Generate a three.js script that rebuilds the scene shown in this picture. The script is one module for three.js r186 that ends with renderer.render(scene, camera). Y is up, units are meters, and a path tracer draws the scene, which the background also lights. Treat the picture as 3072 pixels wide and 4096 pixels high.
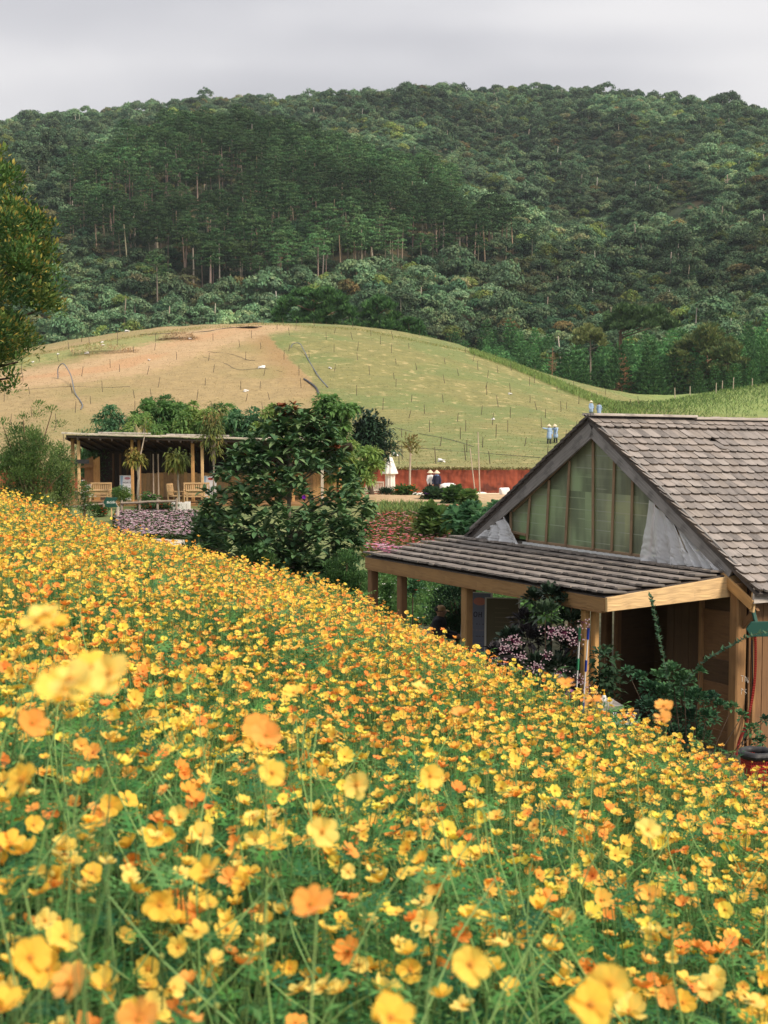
import * as THREE from 'three';
import { MarchingCubes } from 'three/addons/objects/MarchingCubes.js';
import { mergeGeometries } from 'three/addons/utils/BufferGeometryUtils.js';

// ---------------------------------------------------------------- camera, sky, sun, exposure
const scene = new THREE.Scene();
const PITCH = 4.43 * Math.PI / 180;
const camera = new THREE.PerspectiveCamera(40, 768 / 1024, 0.05, 4000);
camera.position.set(0, 0, 0);
camera.rotation.set(-PITCH, 0, 0);
camera.focus = 25;
camera.userData.fStop = 5;
const renderer = new THREE.WebGLRenderer({ antialias: true });
renderer.toneMapping = THREE.LinearToneMapping;
renderer.toneMappingExposure = 1.42;
renderer.shadowMap.enabled = true;
renderer.setSize(768, 1024);
const SUN_DIR = new THREE.Vector3(0.62, 0.66, 0.42).normalize();
const sun = new THREE.DirectionalLight(0xfff0dc, 3.0);
sun.position.copy(SUN_DIR).multiplyScalar(300);
sun.castShadow = true;
sun.shadow.radius = 24;
sun.shadow.mapSize.set(4096, 4096);
Object.assign(sun.shadow.camera, { left: -60, right: 60, top: 60, bottom: -60, near: 1, far: 900 });
scene.add(sun, sun.target);

// ---------------------------------------------------------------- helpers
let seed = 7;
const rnd = () => { seed = (seed + 0x6D2B79F5) | 0; let t = Math.imul(seed ^ (seed >>> 15), 1 | seed); t = (t + Math.imul(t ^ (t >>> 7), 61 | t)) ^ t; return ((t ^ (t >>> 14)) >>> 0) / 4294967296; };
const reseed = (s) => { seed = s * 7919 + 13; };
const rr = (a, b) => a + (b - a) * rnd();
const pick = (a) => a[Math.floor(rnd() * a.length)];
const V = (x, y, z) => new THREE.Vector3(x, y, z);
const clamp = (x, a = 0, b = 1) => Math.min(b, Math.max(a, x));
const lerp = (a, b, t) => a + (b - a) * t;
const sst = (a, b, x) => { const t = clamp((x - a) / (b - a)); return t * t * (3 - 2 * t); };
const hash = (x, y) => { let h = Math.imul(x, 374761393) + Math.imul(y, 668265263) | 0; h = Math.imul(h ^ (h >>> 13), 1274126177); return ((h ^ (h >>> 16)) >>> 0) / 4294967296; };
function vn(x, y, per = 0) {
  const ix = Math.floor(x), iy = Math.floor(y), fx = x - ix, fy = y - iy, s = fx * fx * (3 - 2 * fx), t = fy * fy * (3 - 2 * fy);
  const m = (k) => per ? ((k % per) + per) % per : k, a = m(ix), b = m(ix + 1), c = m(iy), d = m(iy + 1);
  return lerp(lerp(hash(a, c), hash(b, c), s), lerp(hash(a, d), hash(b, d), s), t);
}
const fbm = (x, y, o = 4, per = 0) => { let v = 0, a = 0.5, n = 0; for (let i = 0; i < o; i++) { v += a * vn(x, y, per); n += a; x = x * 2 + (per ? 0 : 17.3); y = y * 2 + (per ? 0 : 9.1); per *= 2; a *= 0.5; } return v / n; };
const interp = (tab, x) => { if (x <= tab[0][0]) return tab[0][1]; for (let i = 1; i < tab.length; i++) if (x <= tab[i][0]) return lerp(tab[i - 1][1], tab[i][1], (x - tab[i - 1][0]) / (tab[i][0] - tab[i - 1][0])); return tab[tab.length - 1][1]; };

// pixel of the 768 x 1024 picture -> ray from the eye; points on it at a depth, on a height or on the terrain
const FPX = 512 / Math.tan(20 * Math.PI / 180), CP = Math.cos(PITCH), SP = Math.sin(PITCH);
const ray = (px, py) => { const u = (px - 384) / FPX, v = (512 - py) / FPX; return V(u, v * CP - SP, -(CP + v * SP)); };
const at = (px, py, Z) => { const d = ray(px, py); return d.multiplyScalar(Z / -d.z); };

// names, labels
const used = {};
const numbered = (n) => { const k = used[n] = (used[n] ?? -1) + 1; return k ? n + '_' + String(k).padStart(3, '0') : n; };
const tag = (o, label, category, group, kind) => { o.userData = { label }; if (category) o.userData.category = category; if (group) o.userData.group = group; if (kind) o.userData.kind = kind; return o; };
function thing(name, label, category, pos = V(0, 0, 0), turn = 0, group) {
  const o = new THREE.Group(); o.name = numbered(name); scene.add(o);
  o.position.copy(pos); o.rotation.y = turn;
  return tag(o, label, category, group);
}
function part(name, geo, mat, parent, kind) {
  const m = new THREE.Mesh(geo, mat); m.name = parent === scene ? numbered(name) : name; m.castShadow = m.receiveShadow = true; parent.add(m);
  if (kind) m.userData.kind = kind;
  return m;
}
const structure = (name, geo, mat) => part(name, geo, mat, scene, 'structure');
function stuff(name, geo, mat, label) { const m = part(name, geo, mat, scene); m.userData = { kind: 'stuff', label }; return m; }
function instanced(name, geo, mat, mats, cols, parent) {
  const m = new THREE.InstancedMesh(geo, mat, mats.length); m.name = name; m.castShadow = m.receiveShadow = true;
  mats.forEach((x, i) => { m.setMatrixAt(i, x); if (cols) m.setColorAt(i, cols[i]); });
  parent.add(m); return m;
}
const C = (r, g, b) => new THREE.Color().setRGB(r, g, b);

// geometry collector
class Geo {
  constructor() { this.p = []; this.u = []; this.c = []; this.i = []; this.n = 0; }
  v(x, y, z, u, v, c) { this.p.push(x, y, z); this.u.push(u, v); this.c.push(c.r, c.g, c.b); return this.n++; }
  // a leaf: base P, direction D, face normal N, length, width, droop at the tip, fold of the halves
  leaf(P, D, N, L, W, c, droop = 0.15, fold = 0.12) {
    const sx = D.y * N.z - D.z * N.y, sy = D.z * N.x - D.x * N.z, sz = D.x * N.y - D.y * N.x, l = Math.hypot(sx, sy, sz) || 1, hx = sx / l * W / 2, hy = sy / l * W / 2, hz = sz / l * W / 2, f = fold * W, k = 0.48 * L;
    const mx = P.x + D.x * k - N.x * f, my = P.y + D.y * k - N.y * f, mz = P.z + D.z * k - N.z * f;
    const a = this.v(P.x, P.y, P.z, 0.5, 0, c), b = this.v(mx + hx + N.x * f, my + hy + N.y * f, mz + hz + N.z * f, 0, 0.5, c), m = this.v(mx, my, mz, 0.5, 0.5, c), d = this.v(mx - hx + N.x * f, my - hy + N.y * f, mz - hz + N.z * f, 1, 0.5, c);
    const t = this.v(P.x + D.x * L, P.y + D.y * L - droop * L, P.z + D.z * L, 0.5, 1, c);
    this.i.push(a, b, m, a, m, d, b, t, m, m, t, d);
  }
  // a four-cornered scrap of foliage round P with normal N
  scrap(P, N, s, c, k = 1) {
    const q = Math.abs(N.y) < 0.9 ? V(0, 1, 0) : V(1, 0, 0), a = V(0, 0, 0).crossVectors(N, q).normalize(), b = V(0, 0, 0).crossVectors(N, a), w = rnd() * 6.3, cs = Math.cos(w), sn = Math.sin(w), j = this.n;
    for (const [x, y] of [[-1, -0.3 * k], [0.1, -0.6 * k], [1, 0.2 * k], [-0.2, 0.65 * k]]) { const X = (x * cs - y * sn) * s / 2, Y = (x * sn + y * cs) * s / 2, h = (x * x) * -0.12 * s; this.v(P.x + a.x * X + b.x * Y + N.x * h, P.y + a.y * X + b.y * Y + N.y * h, P.z + a.z * X + b.z * Y + N.z * h, x, y, c); }
    this.i.push(j, j + 1, j + 2, j, j + 2, j + 3);
  }
  tube(pts, r0, r1, sides = 5, c = WHITE) {
    let len = 0; const d = V(0, 0, 0), a = V(0, 0, 0), b = V(0, 0, 0), s0 = this.n;
    pts.forEach((p, k) => {
      d.subVectors(pts[Math.min(k + 1, pts.length - 1)], pts[Math.max(k - 1, 0)]).normalize();
      a.crossVectors(d, Math.abs(d.y) < 0.95 ? UP : RIGHT).normalize(); b.crossVectors(d, a);
      if (k) len += p.distanceTo(pts[k - 1]);
      const r = lerp(r0, r1, k / (pts.length - 1));
      for (let s = 0; s <= sides; s++) { const w = s / sides * Math.PI * 2, x = Math.cos(w) * r, y = Math.sin(w) * r; this.v(p.x + a.x * x + b.x * y, p.y + a.y * x + b.y * y, p.z + a.z * x + b.z * y, s / sides * 6.3 * r0, len, c); }
    });
    for (let k = 0; k < pts.length - 1; k++) for (let s = 0; s < sides; s++) { const q = s0 + k * (sides + 1) + s, e = q + sides + 1; this.i.push(q, q + 1, e, q + 1, e + 1, e); }
    for (const k of [0, pts.length - 1]) { const q = s0 + k * (sides + 1); for (let s = 1; s < sides - 1; s++) this.i.push(q, q + s, q + s + 1); }
  }
  add(g, m, c = WHITE) { const q = g.attributes.position, u = g.attributes.uv, gc = g.attributes.color, t = V(0, 0, 0), s = this.n; for (let k = 0; k < q.count; k++) { t.fromBufferAttribute(q, k); if (m) t.applyMatrix4(m); this.v(t.x, t.y, t.z, u ? u.getX(k) : 0, u ? u.getY(k) : 0, gc ? { r: gc.getX(k) * c.r, g: gc.getY(k) * c.g, b: gc.getZ(k) * c.b } : c); } const x = g.index; if (x) for (let k = 0; k < x.count; k++) this.i.push(s + x.getX(k)); else for (let k = 0; k < q.count; k++) this.i.push(s + k); }
  build() {
    const g = new THREE.BufferGeometry();
    g.setAttribute('position', new THREE.Float32BufferAttribute(this.p, 3)); g.setAttribute('uv', new THREE.Float32BufferAttribute(this.u, 2)); g.setAttribute('color', new THREE.Float32BufferAttribute(this.c, 3));
    g.setIndex(this.i); g.computeVertexNormals(); return g;
  }
}
const WHITE = C(1, 1, 1), UP = V(0, 1, 0), RIGHT = V(1, 0, 0);
const vary = (c, k = 0.2) => { const f = 1 + rr(-k, k); return C(c.r * f * (1 + rr(-k, k) * 0.4), c.g * f, c.b * f * (1 + rr(-k, k) * 0.4)); };
const rdir = () => { const z = rr(-1, 1), w = rr(0, 6.2832), r = Math.sqrt(1 - z * z); return V(r * Math.cos(w), z, r * Math.sin(w)); };
const mat4 = (p, e, s) => new THREE.Matrix4().compose(p, new THREE.Quaternion().setFromEuler(e), s);
// a squared timber from P to Q, its long edges chamfered; uv in metres, v along the grain
function beam(P, Q, w, h, side = null, ch = 0.12) {
  const d = V(0, 0, 0).subVectors(Q, P), L = d.length(); d.normalize();
  const b = side ? side.clone() : (Math.abs(d.y) < 0.9 ? V(0, 1, 0) : V(0, 0, 1)), a = V(0, 0, 0).crossVectors(d, b).normalize(); b.crossVectors(a, d).normalize();
  const e = Math.min(w, h) * ch, x = w / 2, y = h / 2, ring = [[x - e, -y], [x, -y + e], [x, y - e], [x - e, y], [-x + e, y], [-x, y - e], [-x, -y + e], [-x + e, -y]], off = rnd() * 5, g = new THREE.BufferGeometry(), p = [], u = [], n = [], ix = [];
  let t = off;
  for (let k = 0; k < 8; k++) {
    const A = ring[k], B = ring[(k + 1) % 8], len = Math.hypot(B[0] - A[0], B[1] - A[1]), nx = (B[1] - A[1]) / len, ny = -(B[0] - A[0]) / len, s = p.length / 3;
    for (const [R, U] of [[A, t], [B, t + len]]) for (const [S, v] of [[P, off], [Q, off + L]]) { p.push(S.x + a.x * R[0] + b.x * R[1], S.y + a.y * R[0] + b.y * R[1], S.z + a.z * R[0] + b.z * R[1]); u.push(U, v); n.push(a.x * nx + b.x * ny, a.y * nx + b.y * ny, a.z * nx + b.z * ny); }
    ix.push(s, s + 1, s + 2, s + 1, s + 3, s + 2); t += len;
  }
  for (const [S, k] of [[P, -1], [Q, 1]]) { const s = p.length / 3; for (const R of ring) { p.push(S.x + a.x * R[0] + b.x * R[1], S.y + a.y * R[0] + b.y * R[1], S.z + a.z * R[0] + b.z * R[1]); u.push(R[0] + off, R[1]); n.push(d.x * k, d.y * k, d.z * k); } for (let q = 1; q < 7; q++) k < 0 ? ix.push(s, s + q, s + q + 1) : ix.push(s, s + q + 1, s + q); }
  g.setAttribute('position', new THREE.Float32BufferAttribute(p, 3)); g.setAttribute('uv', new THREE.Float32BufferAttribute(u, 2)); g.setAttribute('normal', new THREE.Float32BufferAttribute(n, 3)); g.setIndex(ix);
  return g;
}
const merge = (list) => mergeGeometries(list.map((g) => { const h = g.index ? g.toNonIndexed() : g; for (const k of Object.keys(h.attributes)) if (!['position', 'normal', 'uv'].includes(k)) h.deleteAttribute(k); return h; }));
const moved = (g, x, y, z, rx = 0, ry = 0, rz = 0) => g.applyMatrix4(mat4(V(x, y, z), new THREE.Euler(rx, ry, rz), V(1, 1, 1)));

// ---------------------------------------------------------------- textures and materials
function tex(w, h, fn, srgb = true) {
  const d = new Uint8Array(w * h * 4);
  for (let y = 0; y < h; y++) for (let x = 0; x < w; x++) { const c = fn(x / w, y / h), o = (y * w + x) * 4; for (let k = 0; k < 3; k++) { const v = clamp(c[k]); d[o + k] = 255 * (srgb ? (v <= 0.0031308 ? 12.92 * v : 1.055 * Math.pow(v, 1 / 2.4) - 0.055) : v); } d[o + 3] = 255; }
  const t = new THREE.DataTexture(d, w, h); t.colorSpace = srgb ? THREE.SRGBColorSpace : THREE.NoColorSpace; t.wrapS = t.wrapT = THREE.RepeatWrapping; t.magFilter = THREE.LinearFilter; t.minFilter = THREE.LinearMipmapLinearFilter; t.generateMipmaps = true; t.needsUpdate = true; return t;
}
const rep = (t, u, v) => { const r = t.clone(); r.repeat.set(u, v); r.needsUpdate = true; return r; };
const grainAt = (u, v, per) => { const warp = (fbm(u * 6, v * 3, 3, 0) - 0.5) * 0.05, a = vn((u + warp) * per, v * 4, 0), b = vn((u + warp) * per * 3.1, v * 9, 0); return a * 0.6 + b * 0.4; };
// sawn timber: growth lines along v, knots, stains (u, v in metres)
const TIMBER = tex(512, 1024, (u, v) => {
  let k = 0; for (const [x, y, r] of [[0.2, 0.2, 0.035], [0.7, 0.55, 0.03], [0.42, 0.83, 0.04], [0.86, 0.12, 0.025]]) { const q = Math.hypot((u - x) * 1, (v - y) * 0.7) / r; k = Math.max(k, q < 1 ? 0.5 + 0.5 * Math.sin(q * 14) * (1 - q) : 0.5 * Math.exp(-(q - 1) * 2)); }
  const g = grainAt(u, v, 46), f = fbm(u * 5, v * 4, 4), m = 0.62 + 0.36 * g * (0.6 + 0.4 * f) - 0.22 * k + 0.1 * f; return [m, m * (0.97 - 0.04 * k), m * (0.93 - 0.1 * g * f - 0.08 * k)];
});
// timber left in the weather: silvered, with dark cracks and stains
const WEATHERED = tex(512, 1024, (u, v) => {
  const g = grainAt(u, v * 0.7, 60), f = fbm(u * 4 + 9, v * 3, 4), crack = Math.pow(vn(u * 90 + (fbm(u * 3, v * 3, 2) * 3), v * 5), 8), st = sst(0.5, 0.8, fbm(u * 7 + 3, v * 7 + 5, 4)); const m = 0.5 + 0.34 * g + 0.22 * f - 0.4 * crack - 0.2 * st; return [m, m * 0.97, m * (0.93 + 0.05 * f)];
});
const TIMBER_B = tex(256, 512, (u, v) => { const g = grainAt(u, v, 40); return [g, g, g]; }, false);
const BARK = tex(256, 256, (u, v) => { const g = fbm(u * 16, v * 5, 4), k = Math.pow(Math.abs(Math.sin((u * 9 + fbm(u * 4, v * 3, 3) * 2) * 3.14)), 0.5), m = 0.45 + 0.5 * g * k; return [m, m * 0.94, m * 0.86]; });
const wood = (r, g, b, t = TIMBER, s = 1, rough = 0.8) => new THREE.MeshStandardMaterial({ color: C(r, g, b), map: rep(t, s, s), bumpMap: rep(TIMBER_B, s, s), bumpScale: 0.006, roughness: rough });
const leafy = (r = 1, g = 1, b = 1, tr = 0.32, rough = 0.75) => new THREE.MeshPhysicalMaterial({ color: C(r, g, b), vertexColors: true, roughness: rough, transmission: tr, thickness: 0, side: THREE.DoubleSide, specularIntensity: rough < 0.5 ? 0.45 : 0.12 });
const LEAF = leafy(), GLOSSY = leafy(1, 1, 1, 0.15, 0.42), DENSE = leafy(1, 1, 1, 0.15, 0.85);
const PLAIN = new THREE.MeshStandardMaterial({ vertexColors: true, roughness: 0.85, side: THREE.DoubleSide });
const bark = (r, g, b) => new THREE.MeshStandardMaterial({ color: C(r, g, b), map: rep(BARK, 2, 1), bumpMap: rep(BARK, 2, 1), bumpScale: 0.02, roughness: 0.95 });
const M = {
  gold: wood(0.62, 0.36, 0.14), honey: wood(0.92, 0.6, 0.27), stained: wood(0.4, 0.235, 0.1), goldLight: wood(0.82, 0.57, 0.30), goldDark: wood(0.36, 0.2, 0.085), brown: wood(0.26, 0.14, 0.065), brownDark: wood(0.12, 0.07, 0.035), grey: wood(0.3, 0.29, 0.275, WEATHERED), greyLight: wood(0.62, 0.57, 0.51, WEATHERED), greyDark: wood(0.12, 0.105, 0.095, WEATHERED),
  mullion: wood(0.34, 0.24, 0.15), bench: wood(0.62, 0.42, 0.22), pale: wood(0.75, 0.68, 0.55, WEATHERED),
  barkBrown: bark(0.3, 0.2, 0.13), barkPale: bark(0.7, 0.62, 0.52), barkGrey: bark(0.42, 0.37, 0.31), barkDark: bark(0.12, 0.085, 0.06),
  white: new THREE.MeshStandardMaterial({ color: C(0.78, 0.75, 0.7), roughness: 0.8 }), black: new THREE.MeshStandardMaterial({ color: C(0.02, 0.02, 0.022), roughness: 0.6 }),
  hose: new THREE.MeshStandardMaterial({ color: C(0.03, 0.03, 0.032), roughness: 0.55 }), green: new THREE.MeshStandardMaterial({ color: C(0.008, 0.07, 0.05), roughness: 0.55 }), red: new THREE.MeshStandardMaterial({ color: C(0.36, 0.025, 0.018), roughness: 0.45 }),
  blue: new THREE.MeshStandardMaterial({ color: C(0.02, 0.05, 0.35), roughness: 0.4 }), mint: new THREE.MeshStandardMaterial({ color: C(0.05, 0.28, 0.14), roughness: 0.45 }), stake: new THREE.MeshStandardMaterial({ color: C(0.09, 0.07, 0.045), roughness: 0.9 }),
  sack: new THREE.MeshStandardMaterial({ color: C(0.75, 0.74, 0.72), roughness: 0.7 }), skin: new THREE.MeshStandardMaterial({ color: C(0.42, 0.24, 0.15), roughness: 0.6 }), straw: new THREE.MeshStandardMaterial({ color: C(0.72, 0.6, 0.42), roughness: 0.9 }),
};

// the overcast sky: layers of stratus, brighter towards the zenith
{
  const W = 1024, H = 512, d = new Float32Array(W * H * 4);
  for (let y = 0; y < H; y++) for (let x = 0; x < W; x++) {
    const el = ((y + 0.5) / H - 0.5) * Math.PI, az = ((x + 0.5) / W - 0.5) * 2 * Math.PI, s = Math.sin(el), k = 1 / (Math.max(s, 0) + 0.1), cx = Math.cos(az) * Math.cos(el) * k, cz = Math.sin(az) * Math.cos(el) * k;
    const q = fbm(cx * 0.8 + 40, cz * 1.9 + 11, 6), b = sst(0.3, 0.68, q), lum = (0.465 + 0.36 * Math.max(0, s)) * (0.8 + 0.32 * b), o = (y * W + x) * 4, low = s < 0 ? 0.35 : 1, t = 1 - b;
    d[o] = lum * low * (1.0 - 0.02 * t); d[o + 1] = lum * low * (0.985 - 0.005 * t); d[o + 2] = lum * low * (1.0 + 0.045 * t); d[o + 3] = 1;
  }
  const t = new THREE.DataTexture(d, W, H, THREE.RGBAFormat, THREE.FloatType); t.mapping = THREE.EquirectangularReflectionMapping; t.magFilter = t.minFilter = THREE.LinearFilter; t.wrapS = THREE.RepeatWrapping; t.needsUpdate = true;
  scene.background = t; scene.environment = t;
}

// ---------------------------------------------------------------- terrain (x to the right, Z = depth in metres, eye at height 0)
const EDGE = [[-60, 36], [-25, 29], [-12, 26], [-6.5, 23.8], [-4.6, 21.5], [-3.5, 20.6], [-2.2, 20.2], [-0.7, 19.2], [0.3, 16.2], [0.95, 13.2], [1.7, 11.6], [2.5, 10.1], [4, 8.4], [7, 5.6], [12, -8]];
const inField = (x, Z) => { let c = false; const P = [...EDGE, [-60, -8]]; for (let i = 0, j = P.length - 1; i < P.length; j = i++) if ((P[i][1] > Z) !== (P[j][1] > Z) && x < (P[j][0] - P[i][0]) * (Z - P[i][1]) / (P[j][1] - P[i][1]) + P[i][0]) c = !c; return c; };
function edgeDist(x, Z) { let m = 1e9; for (let i = 1; i < EDGE.length; i++) { const [a, b] = EDGE[i - 1], [c, d] = EDGE[i], t = clamp(((x - a) * (c - a) + (Z - b) * (d - b)) / ((c - a) ** 2 + (d - b) ** 2)); m = Math.min(m, Math.hypot(x - a - t * (c - a), Z - b - t * (d - b))); } return inField(x, Z) ? -m : m; }
const PLANT = 0.72;
const fieldH = (x, Z) => { const X = x < -10 ? -10 - (1 - Math.exp((x + 10) / 8)) * 8 : x; return -1.096 - 0.26 * X - 0.0853 * Z - PLANT + (fbm(x * 0.25 + 5, Z * 0.25, 3) - 0.5) * 0.3; };
const gardenH = (x, Z) => -5.6 - 0.4 * sst(40, 30, Z) * sst(-2, 2, x) + 0.6 * sst(53, 66, Z) - 1.4 * sst(74, 97, Z) + (fbm(x * 0.1, Z * 0.1, 3) - 0.5) * 0.15;
const CREST = [[-420, 196], [-273, 203], [-236, 208], [-191, 213], [-157, 216], [-118, 224], [-62, 225], [0, 227], [24, 231], [56, 230], [115, 232], [155, 229], [220, 222], [260, 212], [273, 216], [420, 205]];
const moundH = (x, Z) => {
  const dx = x + 19.5, gx = dx > 0 ? Math.exp(-Math.pow(dx / 53, 2.7)) : Math.exp(-Math.pow(-dx / 74, 1.95)), dz = Z - 228, gz = Math.exp(-Math.pow(Math.abs(dz) / (dz < 0 ? 62 : 45), 2));
  const meadow = clamp((x - 22) * 0.17, 0, 22) * sst(170, 245, Z) * sst(420, 300, Z);
  return -4.9 + 17.5 * gx * gz + meadow * (1 - gx * gz) + ((fbm(x * 0.05, Z * 0.05, 3) - 0.5) * 0.9 + (fbm(x * 0.35, Z * 0.35, 3) - 0.5) * 0.35) * sst(100, 130, Z);
};
const hillH = (x, Z) => {
  const t = (Z - 285) / 715; if (t <= 0) return -6;
  const c = interp(CREST, x * 1000 / Math.max(Z, 1000)) - 20, p = t < 1 ? lerp(t, (sst(-0.35, 1.08, t) - 0.15) / 0.85, 0.5) : 1 - (t - 1) * 0.35;
  const spur = 20 * Math.exp(-Math.pow((x + 50) / 95, 2) - Math.pow((Z - 510) / 110, 2)) - 18 * Math.exp(-Math.pow((x - 70) / 60, 2) - Math.pow((Z - 620) / 150, 2));
  return -6 + (c + 6) * p + spur * sst(0, 0.12, t) * sst(1.1, 0.8, t) + (fbm(x * 0.012 + 3, Z * 0.012, 4) - 0.5) * 22 * sst(0, 0.2, t) * sst(1.0, 0.75, t);
};
const BANK_Z = 99;
function groundH(x, Z) {
  if (Z > BANK_Z) return Math.max(moundH(x, Z), hillH(x, Z));
  if (Z > 45) return gardenH(x, Z);
  const d = edgeDist(x, Z), f = fieldH(x, Z); if (d <= 0) return f;
  const g = gardenH(x, Math.max(Z, 25)), s = f - 0.35 * d - 0.42 * Math.max(0, d - 1.2); return Math.max(g, s) + 0.12 * Math.exp(-Math.abs(g - s) * 3);
}
// the terrain point seen at a pixel
function hit(px, py, Z0 = 1.5, lift = 0) { const d = ray(px, py).divideScalar(-ray(px, py).z); for (let Z = Z0; Z < 1500; Z += 0.02 + Z * 0.0015) if (d.y * Z < groundH(d.x * Z, Z) + lift) return V(d.x * Z, groundH(d.x * Z, Z), -Z); return V(d.x * 900, d.y * 900, -900); }
const onGround = (x, Z) => V(x, groundH(x, Z), -Z);
const stand = (px, Z) => onGround((px - 384) / FPX * Z * (CP), Z);

function sheet(x0, x1, nx, Zs, uv = 1) {
  const p = [], u = [], ix = [], nz = Zs.length;
  for (const Z of Zs) for (let i = 0; i <= nx; i++) { const x = lerp(x0(Z), x1(Z), i / nx); p.push(x, groundH(x, Z), -Z); u.push(x * uv, Z * uv); }
  for (let j = 0; j < nz - 1; j++) for (let i = 0; i < nx; i++) { const a = j * (nx + 1) + i, b = a + nx + 1; ix.push(a, a + 1, b, a + 1, b + 1, b); }
  const g = new THREE.BufferGeometry(); g.setAttribute('position', new THREE.Float32BufferAttribute(p, 3)); g.setAttribute('uv', new THREE.Float32BufferAttribute(u, 2)); g.setIndex(ix); g.computeVertexNormals(); return g;
}
const range = (a, b, n, k = 1) => Array.from({ length: n + 1 }, (_, i) => lerp(a, b, Math.pow(i / n, k)));
const mixc = (a, b, t) => [lerp(a[0], b[0], t), lerp(a[1], b[1], t), lerp(a[2], b[2], t)];
const SOILB = tex(256, 256, (u, v) => { const m = fbm(u * 8, v * 8, 5, 8); return [m, m, m]; }, false);
// flower field soil
structure('field_ground', sheet(() => -32, () => 13, 150, range(-6, 45, 170)), new THREE.MeshStandardMaterial({ roughness: 1, map: rep(tex(256, 256, (u, v) => mixc([0.035, 0.045, 0.018], [0.1, 0.085, 0.04], fbm(u * 8, v * 8, 5, 8))), 0.5, 0.5), bumpMap: rep(SOILB, 0.5, 0.5), bumpScale: 0.08 }));
// garden lawn, beds and paths beyond the field
{
  const X0 = -60, X1 = 60, Z0 = 45, Z1 = BANK_Z;
  const t = tex(1024, 512, (u, v) => {
    const x = lerp(X0, X1, u), Z = lerp(Z0, Z1, v), n = fbm(x * 0.6, Z * 0.6, 5), f = fbm(x * 3, Z * 3, 3);
    let c = mixc([0.07, 0.12, 0.03], [0.2, 0.24, 0.08], n); c = mixc(c, [0.3, 0.25, 0.12], 0.3 * f);
    c = mixc(c, mixc([0.38, 0.25, 0.13], [0.6, 0.43, 0.26], f), sst(67, 73, Z) * sst(-4, 0, x));           // bare tan yard before the cut bank
    c = mixc(c, [0.4, 0.2, 0.08], sst(0.42, 0.62, n) * 0.8 * sst(52, 56, Z) * sst(70, 66, Z) * sst(-2, 1, x));
    return c;
  });
  const g = sheet(() => X0, () => X1, 90, range(Z0, Z1, 70)), uv = g.attributes.uv; for (let i = 0; i < uv.count; i++) uv.setXY(i, (uv.getX(i) - X0) / (X1 - X0), (uv.getY(i) - Z0) / (Z1 - Z0));
  structure('garden_ground', g, new THREE.MeshStandardMaterial({ map: t, roughness: 1, bumpMap: rep(SOILB, 60, 30), bumpScale: 0.1 }));
}
// the cut bank of red earth
{
  const n = 420, r = 22, p = [], u = [], ix = [];
  for (let j = 0; j <= r; j++) for (let i = 0; i <= n; i++) {
    const x = lerp(-60, 60, i / n), top = groundH(x, BANK_Z + 0.6), bot = groundH(x, BANK_Z) - 0.3, s = j / r, rough = (fbm(x * 2.2, s * 1.5, 4) - 0.5) * 0.5 + (fbm(x * 7, s * 3, 3) - 0.5) * 0.22;
    const y = lerp(bot, top, s) + (s > 0.95 ? (fbm(x * 1.5, 3, 3) - 0.5) * 0.12 : 0); p.push(x, y, -(BANK_Z + 0.05 + 0.5 * s + (s < 0.97 ? rough * (0.4 + 0.6 * Math.sin(s * 3.1)) : 0) - (s < 0.12 ? 0.5 * (0.12 - s) / 0.12 : 0))); u.push(x * 0.25, y * 0.25);
  }
  for (let j = 0; j < r; j++) for (let i = 0; i < n; i++) { const a = j * (n + 1) + i, b = a + n + 1; ix.push(a, a + 1, b, a + 1, b + 1, b); }
  const g = new THREE.BufferGeometry(); g.setAttribute('position', new THREE.Float32BufferAttribute(p, 3)); g.setAttribute('uv', new THREE.Float32BufferAttribute(u, 2)); g.setIndex(ix); g.computeVertexNormals();
  const t = tex(512, 512, (a, b) => { const q = fbm(a * 24, b * 5, 4), w = fbm(a * 6, b * 6, 4); return mixc(mixc([0.14, 0.032, 0.018], [0.36, 0.085, 0.04], q), [0.1, 0.028, 0.016], sst(0.5, 0.75, w)); });
  structure('earth_bank', g, new THREE.MeshStandardMaterial({ map: t, roughness: 1, bumpMap: SOILB, bumpScale: 0.06 }));
}
// the round hill: dry straw-covered side, green turf side, bare strip along the top left
const BORDER = [[256, 327], [268, 336], [283, 352], [296, 366], [310, 380], [322, 396], [334, 412], [350, 440]].map(([a, b]) => hit(a, b, 101)).map((p) => [-p.z, p.x]).sort((a, b) => a[0] - b[0]);
const ROAD = [[0, 384], [60, 374], [110, 368], [160, 352], [205, 338], [250, 329]].map(([a, b]) => hit(a, b, 101)), ROAD2 = [[0, 366], [50, 357], [85, 350], [110, 345], [140, 340]].map(([a, b]) => hit(a, b, 101));
const lineDist = (L, x, Z) => { let m = 1e9; for (let i = 1; i < L.length; i++) { const a = L[i - 1], b = L[i], vx = b.x - a.x, vz = -b.z + a.z, t = clamp(((x - a.x) * vx + (Z + a.z) * vz) / (vx * vx + vz * vz)); m = Math.min(m, Math.hypot(x - a.x - t * vx, Z + a.z - t * vz)); } return m; };
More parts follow.
